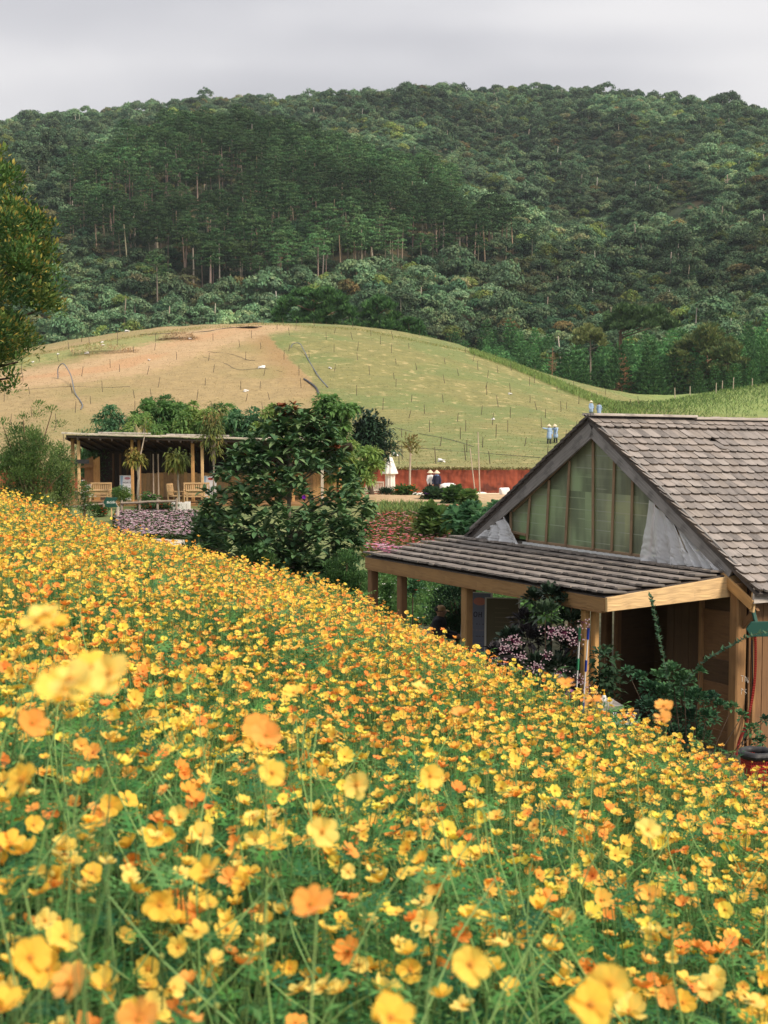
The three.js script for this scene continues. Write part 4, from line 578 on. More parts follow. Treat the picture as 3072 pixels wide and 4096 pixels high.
  part('hanging_sign', new THREE.BoxGeometry(0.75, 0.2, 0.04).translate(X(82), 2.0, 0.2), M.black, t);
}
const slatBack = (t, x0, x1, y0, y1, z, n, m) => { for (let i = 0; i < n; i++) { const x = lerp(x0, x1, (i + 0.5) / n); part('slat', beam(V(x, y0, z), V(x, y1, z - 0.05), (x1 - x0) / n * 0.6, 0.02, V(0, 0, 1)), m, t); } };
function bench(label, pos, turn, w, m) {
  const t = thing('bench', label, 'bench', pos, turn, 'slatted wooden benches at the garden café'), h = w / 2;
  for (const x of [-h, h]) { part('leg', beam(V(x, 0, 0.25), V(x, 0.62, 0.25), 0.07, 0.07, V(1, 0, 0)), m, t); part('leg', beam(V(x, 0, -0.22), V(x, 0.95, -0.27), 0.07, 0.07, V(1, 0, 0)), m, t); part('armrest', beam(V(x, 0.64, -0.25), V(x, 0.64, 0.3), 0.08, 0.035, UP), m, t); }
  for (let i = 0; i < 4; i++) part('seat_slat', beam(V(-h, 0.44, -0.16 + i * 0.13), V(h, 0.44, -0.16 + i * 0.13), 0.11, 0.03, UP), m, t);
  part('top_rail', beam(V(-h - 0.04, 0.95, -0.27), V(h + 0.04, 0.95, -0.27), 0.05, 0.09, UP), m, t); part('rail', beam(V(-h, 0.5, -0.23), V(h, 0.5, -0.23), 0.04, 0.07, UP), m, t); part('rail', beam(V(-h, 0.34, 0.25), V(h, 0.34, 0.25), 0.04, 0.08, UP), m, t);
  slatBack(t, -h + 0.05, h - 0.05, 0.52, 0.92, -0.24, Math.round(w * 9), m); return t;
}
function table(label, pos, turn) { const t = thing('table', label, 'table', pos, turn, 'small wooden tables at the pavilion'); for (let i = 0; i < 5; i++) part('plank', beam(V(-0.45, 0.72, -0.24 + i * 0.12), V(0.45, 0.72, -0.24 + i * 0.12), 0.115, 0.035, UP), M.bench, t); for (const x of [-0.4, 0.4]) for (const z of [-0.22, 0.22]) part('leg', beam(V(x, 0, z), V(x, 0.7, z), 0.07, 0.07, V(1, 0, 0)), M.bench, t); part('apron', beam(V(-0.4, 0.64, 0.22), V(0.4, 0.64, 0.22), 0.03, 0.1, UP), M.bench, t); return t; }
const floorAt = (px, Z, y = -4.9) => V(at(px, 440, Z).x, y, -Z);
bench('wooden slatted bench behind the white-flowered bush, at the left end of the pavilion', floorAt(100, 69), 0.1, 0.95, M.bench);
bench('wooden slatted bench beside the armchair under the right part of the pavilion', floorAt(196, 69), 0.12, 1.2, M.bench);
bench('pale wooden bench half hidden beside the white parasol', V(at(374, 440, 88).x, groundH(-0.5, 88), -88), -0.15, 1.1, M.pale);
table('low wooden table in front of the left bench', floorAt(98, 67.6), 0.2); table('low wooden table in front of the right bench', floorAt(195, 67.4), 0.1);
{ const t = thing('armchair', 'wooden armchair with a high slatted back seen from the side near the drooping tree', 'chair', floorAt(175, 67.5), 1.2), m = M.bench; for (const x of [-0.27, 0.27]) { part('leg', beam(V(x, 0, 0.26), V(x, 0.64, 0.26), 0.055, 0.055, V(1, 0, 0)), m, t); part('leg', beam(V(x, 0, -0.22), V(x, 1.0, -0.34), 0.055, 0.055, V(1, 0, 0)), m, t); part('armrest', beam(V(x, 0.65, -0.27), V(x, 0.65, 0.32), 0.08, 0.03, UP), m, t); part('rail', beam(V(x, 0.25, -0.22), V(x, 0.25, 0.26), 0.03, 0.05, UP), m, t); } for (let i = 0; i < 5; i++) part('seat_slat', beam(V(-0.27, 0.44, -0.18 + i * 0.1), V(0.27, 0.44, -0.18 + i * 0.1), 0.085, 0.025, UP), m, t); part('top_rail', beam(V(-0.29, 1.0, -0.34), V(0.29, 1.0, -0.34), 0.04, 0.08, UP), m, t); slatBack(t, -0.25, 0.25, 0.48, 0.98, -0.28, 6, m); }
const posterMat = (word, col, bg = '#e9edf2') => canvasMat(256, 640, (c, w, h) => { c.fillStyle = bg; c.fillRect(0, 0, w, h); c.fillStyle = '#9fc3dd'; c.beginPath(); c.moveTo(0, 0); c.lineTo(60, 0); c.lineTo(14, h); c.lineTo(0, h); c.fill(); c.fillStyle = col; c.beginPath(); c.ellipse(w * 0.6, 70, 62, 34, 0, 0, 7); c.fill(); c.fillStyle = '#3b3a48'; c.font = 'bold 62px sans-serif'; c.textAlign = 'center'; c.fillText(word, w * 0.55, 205); c.font = '26px serif'; for (let i = 0; i < 6; i++) { c.fillStyle = i % 2 ? '#8d8a96' : '#5d5a68'; for (let k = 0; k < 4; k++) c.fillRect(w * 0.35 + k * 32 + hash(i, k) * 8, 260 + i * 52, 8 + hash(k, i) * 18, 9); } });
function poster(label, pos, turn, w, h, lean, mat) { const t = thing('poster_board', label, 'sign', pos, turn, null), g = new THREE.BoxGeometry(w, h, 0.02).translate(0, h / 2, 0), b = part('board', g, M.white, t); const f = part('print', new THREE.PlaneGeometry(w - 0.04, h - 0.04).translate(0, h / 2, 0.0125), mat, b); for (const [x, a] of [[-w / 2, 0], [w / 2, 0]]) part('frame', beam(V(x, 0, 0), V(x, h, 0), 0.03, 0.04, V(1, 0, 0)), M.white, b); b.rotation.x = -lean; for (const x of [-w * 0.35, w * 0.35]) part('leg', beam(V(x, 0, -h * 0.3), V(x, h * 0.9, -h * 0.9 * Math.sin(lean) - 0.03), 0.03, 0.03, V(1, 0, 0)), M.black, t); return t; }
poster('tall white and blue poster reading HOA S beside the pavilion doorway', floorAt(125.5, 70.9), 0.06, 0.62, 1.26, 0.08, posterMat('HOA S', '#c98a94'));
poster('white poster board with a pink food picture behind the right bench', floorAt(209, 70.6), -0.1, 0.66, 1.25, 0.06, posterMat('', '#c4564e'));
// arrow sign, log rail, planter, path boards
{
  const Z = 61, base = V(at(111.5, 519, Z).x, groundH(at(111.5, 519, Z).x, Z), -Z), t = thing('arrow_sign', 'dark green arrow sign reading Khu Cà Phê on posts at the field edge', 'sign', base, 0.05), a = at(103.4, 497.2, Z).sub(base), b = at(118, 507.2, Z).sub(base), h = a.y - b.y, yc = (a.y + b.y) / 2;
  const s = new THREE.Shape(); s.moveTo(a.x, yc); s.lineTo(a.x + 0.13, yc + h / 2); s.lineTo(b.x, yc + h / 2 - 0.02); s.lineTo(b.x - 0.12, yc); s.lineTo(b.x, yc - h / 2 + 0.01); s.lineTo(a.x + 0.13, yc - h / 2); s.closePath();
  part('board', new THREE.ExtrudeGeometry(s, { depth: 0.03, bevelEnabled: true, bevelSize: 0.005, bevelThickness: 0.005, bevelSegments: 1 }), M.green, t);
  const cv = canvasMat(512, 256, (c, w, hh) => { c.fillStyle = '#0d4a3f'; c.fillRect(0, 0, w, hh); c.fillStyle = '#f1f2e6'; c.font = 'italic bold 128px serif'; c.textAlign = 'center'; c.textBaseline = 'middle'; c.fillText('Khu Cà Phê', w / 2, hh / 2, w * 0.98); }); part('lettering', new THREE.PlaneGeometry(b.x - a.x - 0.27, h * 0.62).translate((a.x + b.x) / 2 + 0.01, yc, 0.042), cv, t);
  part('post', beam(V(0, -0.2, -0.03), V(0, yc, -0.03), 0.07, 0.05, V(1, 0, 0)), M.goldLight, t); part('arrow_edge', beam(V(b.x - 0.11, yc, 0.02), V(b.x + 0.02, yc - h / 2, 0.02), 0.03, 0.02, V(0, 0, 1)), M.pale, t); part('post', beam(V(b.x - 0.03, -0.25, -0.03), V(b.x - 0.01, yc - h / 2, -0.03), 0.11, 0.11, V(1, 0, 0)), M.pale, t);
}
function logRail(label, pts, Z, hgt, m) { const P = pts.map(([px, py]) => at(px, py, Z)), base = onGround(P[0].x, Z), t = thing('log_rail', label, 'fence', base, 0, 'low rails of rough logs in the garden'), L = (p) => p.clone().sub(base); for (let i = 1; i < P.length; i++) { const g = new Geo(), a = L(P[i - 1]), b = L(P[i]); g.tube([a, a.clone().lerp(b, 0.5).add(V(0, rr(-0.03, 0.03), 0)), b], 0.055, 0.05, 7); part('rail', g.build(), m, t); } for (const p of P) { const g = new Geo(), q = L(p), gy = groundH(p.x, Z) - base.y; g.tube([V(q.x, gy - 0.1, q.z - 0.06), V(q.x + 0.02, q.y + 0.12, q.z - 0.06)], 0.06, 0.055, 7); part('post', g.build(), m, t); } return t; }
logRail('rough log rail with stub posts running right from the arrow sign', [[121, 503], [139, 502.5], [157, 501.5], [176, 501]], 63, 0.5, M.barkGrey);
logRail('rough log rail left of the arrow sign behind the yellow flowers', [[66, 507], [84, 505.5], [103, 504]], 63, 0.5, M.barkGrey);
logRail('short log rail below the red bank near the parasol', [[384, 499], [396, 498], [408, 497]], 80, 0.5, M.barkPale);
{ const Z = 64.5, a = at(174, 502, Z), b = at(187, 502, Z), base = onGround((a.x + b.x) / 2, Z), t = thing('planter', 'square planter of whitewashed upright sticks below the armchair', 'planter', base), w = b.x - a.x, h = a.y - base.y; for (let i = 0; i < 13; i++) { part('stick', beam(V(-w / 2 + w * (i + 0.5) / 13, 0, 0.3), V(-w / 2 + w * (i + 0.5) / 13, h + rr(-0.03, 0.03), 0.3), w / 13 * 0.9, 0.04, V(1, 0, 0)), M.white, t); } for (const z of [-0.3, 0]) for (const s of [-1, 1]) part('stick', beam(V(s * w / 2, 0, z), V(s * w / 2, h, z), 0.04, 0.25, V(1, 0, 0)), M.white, t); part('soil', new THREE.BoxGeometry(w - 0.05, h - 0.08, 0.56).translate(0, (h - 0.08) / 2, 0), M.barkDark, t); }
{ const t = thing('boardwalk', 'short path of worn boards beside the daisies', 'path', V(0, 0, 0)), n = 14; for (let i = 0; i < n; i++) { const s = i / (n - 1), c = hit(lerp(140, 184, s), lerp(533, 546, s), 20), d = V(0.5, 0, -0.85); if (!i) t.position.copy(c); const q = c.clone().sub(t.position); part('board', beam(V(q.x - d.x * 0.6, q.y + 0.05, q.z - d.z * 0.6), V(q.x + d.x * 0.6, q.y + 0.05, q.z + d.z * 0.6), 0.3, 0.05, UP), i % 3 ? M.pale : M.greyLight, t); } }
{ const Z = 90, base = stand(390, Z), g = new THREE.LatheGeometry([[0.01, 2.62], [0.14, 2.61], [0.2, 2.4], [0.33, 2.0], [0.48, 1.6], [0.47, 1.55], [0.31, 1.6], [0.29, 1.2], [0.32, 0.5], [0.02, 0.44]].map(([a, b]) => new THREE.Vector2(a, b)), 40), p = g.attributes.position; for (let i = 0; i < p.count; i++) { const w = Math.atan2(p.getZ(i), p.getX(i)), k = 1 + 0.1 * Math.cos(w * 9) * (p.getY(i) < 2.6 ? 1 : 0); p.setX(i, p.getX(i) * k); p.setZ(i, p.getZ(i) * k); } g.computeVertexNormals(); const t = thing('parasol', 'folded white parasol standing in front of the red bank', 'parasol', base); part('canopy', g, M.white, t); const q = new Geo(); q.tube([V(0, 0, 0), V(0, 2.8, 0)], 0.03, 0.03, 8); part('pole', q.build(), M.pale, t); part('foot', new THREE.CylinderGeometry(0.25, 0.28, 0.08, 16).translate(0, 0.04, 0), M.greyDark, t); }
// sacks, white sheets and pale boards in the yard below the bank
{
  const lump = (w, h, d, s) => { const g = new THREE.SphereGeometry(0.5, 14, 10), p = g.attributes.position; for (let i = 0; i < p.count; i++) { const x = p.getX(i), y = p.getY(i), z = p.getZ(i), k = 0.8 + 0.4 * fbm(x * 3 + s, y * 3 + z * 2, 3), f = (q) => Math.sign(q) * Math.pow(Math.abs(q) * 2, 0.6) / 2; p.setXYZ(i, f(x) * w * k, Math.max(f(y), -0.42) * h * k + h * 0.42, f(z) * d * k); } g.computeVertexNormals(); return g; };
  for (const [px, py, w, h, lab] of [[414, 494, 1.1, 0.35, 'white filled sack lying left of the two workers below the bank'], [418, 500, 0.9, 0.35, 'white filled sack lying just below the worker in white'], [449, 489, 1.2, 0.9, 'crumpled white sheet heaped right of the worker in navy'], [463, 501, 1.3, 0.5, 'white sack on the tan yard left of the thin stakes'], [479, 503, 1.2, 0.4, 'small white sack at the right end of the tan yard'], [505, 490, 0.8, 0.6, 'white bundle at the foot of the red bank beside the roof edge']]) { const b = stand(px, py < 492 ? 97.5 : 95), t = tag(part('sack', lump(w, h, w * 0.6, px), M.sack, scene), lab, 'sack', 'white sacks and sheets below the red bank'); t.position.copy(b); t.rotation.y = rnd(); }
  for (const [px, py, l, lab] of [[462, 497, 3.6, 'long pale board lying highest in the tan yard'], [470, 500, 3.2, 'pale board lying in the middle of the tan yard'], [466, 504, 4, 'pale board lying lowest in the tan yard, nearest the shrubs']]) { const b = stand(px, interp([[496, 94], [504, 84]], py)), t = tag(part('board', beam(V(-l / 2, 0.1, 0), V(l / 2, 0.14, 0.3), 0.5, 0.06, UP), M.straw, scene), lab, 'board', 'pale boards lying in the yard'); t.position.copy(b); }
}
// thin poles in the yard
for (const [a, b, c, d, Z, lab] of [[478, 432, 480, 500, 88, 'tall thin bare pole right of the red bank centre'], [470, 448, 476, 470, 92, 'short leaning pale stick beside the tall thin pole']]) { const g = new Geo(), p = at(a, b, Z), q = at(c, d, Z), base = onGround(q.x, Z); g.tube([V(0, -0.1, 0), p.clone().sub(base)], 0.05, 0.03, 6); const m = part('pole', g.build(), M.barkPale, scene); m.position.copy(base); tag(m, lab, 'pole'); }

// ---------------------------------------------------------------- people
const smin = (a, b, k) => { const h = clamp(0.5 + 0.5 * (b - a) / k); return lerp(b, a, h) - k * h * (1 - h); };
function sdf(bones, res, c, R, k = 0.04) { // bones: [ax, ay, az, bx, by, bz, ra, rb]
  const mc = new MarchingCubes(res, M.skin, false, false, 60000); mc.isolation = 0; const h = res / 2;
  for (let z = 0; z < res; z++) for (let y = 0; y < res; y++) for (let x = 0; x < res; x++) {
    const X = (x - h) / h * R + c.x, Y = (y - h) / h * R + c.y, Zz = (z - h) / h * R + c.z; let d = 9;
    for (const b of bones) { const vx = b[3] - b[0], vy = b[4] - b[1], vz = b[5] - b[2], t = clamp(((X - b[0]) * vx + (Y - b[1]) * vy + (Zz - b[2]) * vz) / (vx * vx + vy * vy + vz * vz + 1e-9)), q = Math.hypot(X - b[0] - vx * t, Y - b[1] - vy * t, Zz - b[2] - vz * t) - lerp(b[6], b[7], t); d = smin(d, q, k); }
    mc.field[x + y * res + z * res * res] = -d;
  }
  mc.update(); const n = mc.count ?? mc.geometry.drawRange.count, p = mc.positionArray.slice(0, n * 3), g = new THREE.BufferGeometry(); for (let i = 0; i < p.length; i += 3) { p[i] = p[i] * R + c.x; p[i + 1] = p[i + 1] * R + c.y; p[i + 2] = p[i + 2] * R + c.z; }
  g.setAttribute('position', new THREE.Float32BufferAttribute(p, 3)); g.setAttribute('normal', new THREE.Float32BufferAttribute(mc.normalArray.slice(0, n * 3), 3)); g.setAttribute('uv', new THREE.Float32BufferAttribute(new Float32Array(n * 2), 2)); return g;
}
const cloth = (r, g, b) => new THREE.MeshStandardMaterial({ color: C(r, g, b), roughness: 0.9 });
const CL = { blue: cloth(0.3, 0.42, 0.6), white: cloth(0.72, 0.72, 0.72), navy: cloth(0.015, 0.02, 0.05), dark: cloth(0.02, 0.02, 0.025), scarf: cloth(0.2, 0.33, 0.6), cap: cloth(0.42, 0.27, 0.13), hair: cloth(0.012, 0.01, 0.01) };
function person(label, pos, turn, o) {
  const t = thing('person', label, 'person', pos, turn), A = o.arms, hand = (s, e) => { const [, , , x, y, z] = s[1], d = V(s[1][3] - s[1][0], s[1][4] - s[1][1], s[1][5] - s[1][2]).normalize(), out = [[x, y, z, x + d.x * 0.08, y + d.y * 0.08, z + d.z * 0.08, 0.032, 0.026]], sd = V(-d.z, 0, d.x).normalize(); for (let f = 0; f < 4; f++) { const k = (f - 1.5) * 0.02, L = [0.07, 0.085, 0.08, 0.06][f]; out.push([x + d.x * 0.08 + sd.x * k, y + d.y * 0.08 + sd.y * k, z + d.z * 0.08 + sd.z * k, x + d.x * (0.08 + L) + sd.x * k * 1.3, y + d.y * (0.08 + L) - 0.015, z + d.z * (0.08 + L) + sd.z * k * 1.3, 0.0105, 0.008]); } out.push([x + d.x * 0.02, y + d.y * 0.02, z + d.z * 0.02, x + d.x * 0.07 + sd.x * 0.055, y + d.y * 0.07, z + d.z * 0.07 + sd.z * 0.055, 0.014, 0.01]); return out; };
  const up = o.bend ?? 0, sh = V(0, 1.4 - up * 0.12, up * 0.45), nk = V(0, 1.5 - up * 0.15, up * 0.52), hd = V(0, 1.62 - up * 0.18, up * 0.62);
  const torso = [[0, 0.95, 0, 0, 1.2, up * 0.2, 0.14, 0.13], [0, 1.2, up * 0.2, 0, 1.36 - up * 0.1, up * 0.42, 0.14, 0.13], [-0.16, sh.y, sh.z, 0.16, sh.y, sh.z, 0.065, 0.065]], legs = [[-0.09, 0.92, 0, -0.11, 0.5, 0.02, 0.1, 0.07], [-0.11, 0.5, 0.02, -0.12, 0.07, -0.02, 0.065, 0.045], [0.09, 0.92, 0, 0.11, 0.5, 0.03, 0.1, 0.07], [0.11, 0.5, 0.03, 0.12, 0.07, 0, 0.065, 0.045]], feet = [[-0.12, 0.05, -0.03, -0.13, 0.04, 0.14, 0.045, 0.035], [0.12, 0.05, -0.02, 0.13, 0.04, 0.15, 0.045, 0.035]];
  const head = [[0, hd.y + 0.02, hd.z - 0.01, 0, hd.y - 0.03, hd.z + 0.015, 0.098, 0.085], [0, hd.y - 0.09, hd.z + 0.035, 0, hd.y - 0.1, hd.z + 0.04, 0.05, 0.045], [0, hd.y, hd.z + 0.1, 0, hd.y - 0.035, hd.z + 0.122, 0.012, 0.016], [0, nk.y - 0.08, nk.z - 0.03, 0, hd.y - 0.06, hd.z - 0.01, 0.055, 0.05], [-0.095, hd.y - 0.01, hd.z, -0.1, hd.y - 0.04, hd.z, 0.018, 0.015], [0.095, hd.y - 0.01, hd.z, 0.1, hd.y - 0.04, hd.z, 0.018, 0.015]];
  const c = V(0, 0.9, 0.1), grow = (l, k) => l.map((b) => [...b.slice(0, 6), b[6] + k, b[7] + k]);
  part('body', sdf([...torso, ...legs, ...feet, ...head, ...A[0], ...A[1], ...hand(A[0]), ...hand(A[1])], o.res ?? 40, c, 1.0, 0.025), M.skin, t);
  const coat = [...torso, ...A[0].slice(0, 1), ...A[1].slice(0, 1), [A[0][1][0], A[0][1][1], A[0][1][2], lerp(A[0][1][0], A[0][1][3], 0.9), lerp(A[0][1][1], A[0][1][4], 0.9), lerp(A[0][1][2], A[0][1][5], 0.9), A[0][1][6], A[0][1][7]], [A[1][1][0], A[1][1][1], A[1][1][2], lerp(A[1][1][0], A[1][1][3], 0.9), lerp(A[1][1][1], A[1][1][4], 0.9), lerp(A[1][1][2], A[1][1][5], 0.9), A[1][1][6], A[1][1][7]]]; if (o.long) coat.push([0, 0.95, 0, 0, 0.62, 0, 0.17, 0.21]);
  part(o.long ? 'raincoat' : 'shirt', sdf(grow(coat, 0.028), o.res ?? 40, c, 1.0, 0.04), o.coat, t); part('trousers', sdf(grow(legs, 0.02), o.res ?? 40, c, 1.0, 0.03), o.legs, t); part('boots', sdf(grow([...feet, [-0.12, 0.07, -0.02, -0.12, 0.26, 0, 0.05, 0.065], [0.12, 0.07, 0, 0.12, 0.26, 0, 0.05, 0.065]], 0.022), o.res ?? 40, c, 1.0, 0.03), CL.dark, t);
  const hat = (pts, m, n, dy = 0.1) => { const g = new THREE.LatheGeometry(pts.map(([a, b]) => new THREE.Vector2(a, b)), 24); const q = part(n, g, m, t); q.position.set(0, hd.y + dy, hd.z); q.rotation.x = up * 0.4; return q; };
  if (o.hat === 'cone') hat([[0, 0.15], [0.03, 0.14], [0.12, 0.05], [0.23, -0.07], [0.22, -0.075], [0.1, 0.03], [0, 0.1]], M.straw, 'conical_hat', 0.08);
  else { const g = new THREE.SphereGeometry(0.108, 16, 10, 0, 6.3, 0, 1.75).translate(0, 0.0, -0.012), q = part('hair', g, CL.hair, t); q.position.set(0, hd.y + 0.025, hd.z - 0.01); }
  if (o.hat === 'cap') { const q = hat([[0, 0.075], [0.06, 0.07], [0.1, 0.035], [0.116, -0.03], [0.11, -0.032]], CL.cap, 'cap', 0.055); const v = new THREE.Shape(); v.absarc(0, 0, 0.11, 0, Math.PI, false); v.lineTo(-0.1, -0.0); v.closePath(); const vg = new THREE.ExtrudeGeometry(v, { depth: 0.008, bevelEnabled: false }); vg.scale(1, 1.25, 1); vg.rotateX(Math.PI / 2 + 0.15); const vm = part('visor', vg, CL.cap, q); vm.position.set(0, -0.02, 0.06); }
  if (o.scarf) part('scarf', sdf([[-0.08, nk.y - 0.03, nk.z + 0.03, 0.08, nk.y - 0.03, nk.z + 0.03, 0.07, 0.07], [0, hd.y - 0.1, hd.z + 0.02, 0, nk.y, nk.z, 0.075, 0.1]], 40, V(0, nk.y, nk.z), 0.4, 0.03), CL.scarf, t);
  for (const s of [-1, 1]) part('eye', new THREE.SphereGeometry(0.012, 8, 6).translate(s * 0.035, hd.y + 0.012, hd.z + 0.093), CL.dark, t);
  return t;
}
const arm = (s, e, w) => [[0.19 * s, 1.38, 0, ...e, 0.05, 0.042], [...e, ...w, 0.04, 0.03]];
const down = (s) => arm(s, [0.26 * s, 1.12, 0.02], [0.25 * s, 0.88, 0.12]);
const hillPerson = (px, py) => hit(px, py, 110);
person('worker in light blue raincoat and conical hat, left of two above the roof ridge', hillPerson(591, 416.5), 0.4, { arms: [down(-1), down(1)], coat: CL.blue, legs: CL.dark, hat: 'cone', long: 1 });
person('dark-haired worker without a hat in a light blue raincoat above the roof ridge', hillPerson(599, 418), 2.9, { arms: [down(-1), down(1)], coat: CL.blue, legs: CL.dark, long: 1 });
person('worker in a blue raincoat stretching an arm out to the left on the grassy slope', hillPerson(549, 444), 0.2, { arms: [arm(-1, [-0.42, 1.42, 0.05], [-0.68, 1.47, 0.1]), down(1)], coat: CL.blue, legs: CL.dark, hat: 'cone', long: 1 });
person('worker in a conical hat bending beside the one with the outstretched arm', hillPerson(555.5, 443), -0.5, { arms: [arm(-1, [-0.34, 1.18, 0.3], [-0.4, 1.05, 0.5]), arm(1, [0.26, 1.12, 0.3], [0.2, 0.9, 0.45])], coat: CL.blue, legs: CL.dark, hat: 'cone', bend: 0.35, long: 1 });
{ const Z = 96; person('worker in a white shirt and conical hat in front of the red bank', stand(430.5, Z), 0.6, { arms: [down(-1), arm(1, [0.28, 1.15, 0.1], [0.3, 0.95, 0.25])], coat: CL.white, legs: CL.dark, hat: 'cone' }); person('worker in navy with light blue scarf and conical hat before the red bank', stand(437, Z - 0.5), -0.2, { arms: [down(-1), down(1)], coat: CL.navy, legs: CL.dark, hat: 'cone', scarf: 1 }); }
person('person in a tan cap and black shirt reaching forward beyond the porch', (() => { const p = at(437, 610, 29.6); return V(p.x, -6, p.z); })(), 1.45, { res: 68, arms: [arm(-1, [-0.24, 1.13, 0.14], [-0.16, 1.08, 0.4]), arm(1, [0.24, 1.12, 0.14], [0.14, 1.07, 0.42])], coat: CL.dark, legs: CL.dark, hat: 'cap', bend: 0.12 });

// ---------------------------------------------------------------- things at the porch
reseed(71);
const W2 = (x, y, z) => toWorld(x, y, z), atHouse = (px, py, z) => onZ(px, py, z).applyMatrix4(HM);
{ // flowering shrub with dark leaves between the porch posts
  const c = atHouse(548, 660, 3.1), base = V(c.x, groundH(c.x, -c.z), c.z), t = thing('flowering_shrub', 'dark purple-leaved shrub full of pinkish-white flower clusters between the two right-hand porch posts', 'shrub', base), Z = -c.z, cl = [], P = (px, py, dz = 0) => { const q = at(px, py, Z + dz).sub(base); return q; };
  for (const [x, y, r] of [[535, 600, 9], [552, 596, 9], [566, 604, 9], [545, 615, 12], [525, 622, 10], [570, 622, 11], [510, 640, 10], [530, 640, 13], [552, 640, 13], [575, 645, 11], [498, 655, 9], [515, 662, 12], [538, 668, 13], [560, 668, 13], [580, 672, 10], [500, 680, 10], [525, 690, 13], [550, 695, 13], [575, 700, 11], [545, 720, 16], [520, 715, 14], [572, 725, 14]]) { const p = P(x, y, rr(-0.5, 0.6)); cl.push({ p, r: S(r, Z) }); }
  const g = new Geo(); for (const k of cl) g.tube([V(rr(-0.2, 0.2), -0.1, rr(-0.15, 0.15)), V(k.p.x * 0.5, k.p.y * 0.5, k.p.z * 0.5), k.p], 0.025, 0.008, 5); part('stems', g.build(), M.barkDark, t);
  part('foliage', leafClumps(new Geo(), cl, 130, 0.19, 0.078, [C(0.03, 0.055, 0.032), C(0.042, 0.075, 0.038), C(0.036, 0.032, 0.036)], { droop: 0.25, up: 0.35 }).build(), GLOSSY, t);
  for (const [px, py, n] of [[513, 641, 60], [505, 649, 30], [549, 631, 40], [565, 632, 50], [576, 640, 26], [535, 668, 44], [500, 661, 26], [582, 622, 16], [561, 672, 26], [578, 680, 24], [522, 655, 30], [545, 655, 16], [587, 690, 14]]) { const q = P(px, py, -0.75), b = new Geo(), s = new Geo(); for (let i = 0; i < n; i++) { const d = rdir(); d.z = Math.abs(d.z); d.y = d.y * 0.8; const e = q.clone().addScaledVector(d, rr(0.07, 0.15) * (n > 35 ? 1.25 : 1)); if (i % 2 === 0) s.tube([q, e], 0.004, 0.002, 3, C(0.16, 0.03, 0.08)); for (let j = 0; j < 5; j++) b.leaf(e, V(Math.cos(j * 1.26) * 0.8, Math.sin(j * 1.26) * 0.8, 0.5).normalize(), V(0, 0.2, 1).normalize(), 0.017, 0.013, vary(rnd() < 0.5 ? C(0.7, 0.6, 0.6) : C(0.5, 0.3, 0.38), 0.1), 0, 0); } const f = part('flower_cluster', b.build(), LEAF, t); part('stalks', s.build(), LEAF, f); }
}
function frondBush(name, label, px, py, Z, n, L, cols, o = {}) { const p = at(px, py, Z), base = V(p.x, groundH(p.x, Z), -Z), t = thing(name, label, 'plant', base), g = new Geo(), top = p.y - base.y; for (let i = 0; i < n; i++) { const w = rnd() * 6.28, a = V(rr(-1, 1) * (o.w ?? 0.3), top * rr(0.55, 1), rr(-1, 1) * (o.w ?? 0.3)), d = V(Math.cos(w), rr(0.1, 0.9), Math.sin(w)).normalize(), c = vary(pick(cols), 0.2); const pts = [0, 0.35, 0.7, 1].map((s) => a.clone().addScaledVector(d, L * s).add(V(0, -0.25 * L * s * s, 0))); g.tube([V(a.x * 0.4, 0, a.z * 0.4), a, ...pts.slice(1)], 0.006, 0.003, 3, c); for (let k = 1; k < 9; k++) { const q = a.clone().addScaledVector(d, L * k / 9).add(V(0, -0.25 * L * k * k / 81, 0)), sd = V(-d.z, 0.1, d.x).normalize(); for (const m of [-1, 1]) g.leaf(q, sd.clone().multiplyScalar(m).add(d.clone().multiplyScalar(0.5)).normalize(), UP, L * 0.32 * Math.sin(0.5 + k / 9 * 2.4), L * 0.1, c, 0.15, 0.1); } } part('fronds', g.build(), LEAF, t); return t; }
frondBush('fern_shrub', 'bright green fern-leaved plant at the foot of the dark flowering shrub', 545, 676, 21.3, 60, 0.3, [C(0.06, 0.14, 0.04), C(0.05, 0.11, 0.04)], { w: 0.42 });
plant('leafy_plant', 'broad-leaved green plant just right of the nearest porch post', 'plant', [590, 640, 620, 712], 21.6, { L: 0.14, W: 0.08, cols: [C(0.045, 0.095, 0.045), C(0.035, 0.07, 0.035)], n: 14, per: 26, r: 0.2, droop: 0.4, depth: 0.6, trunk: 0.02 });
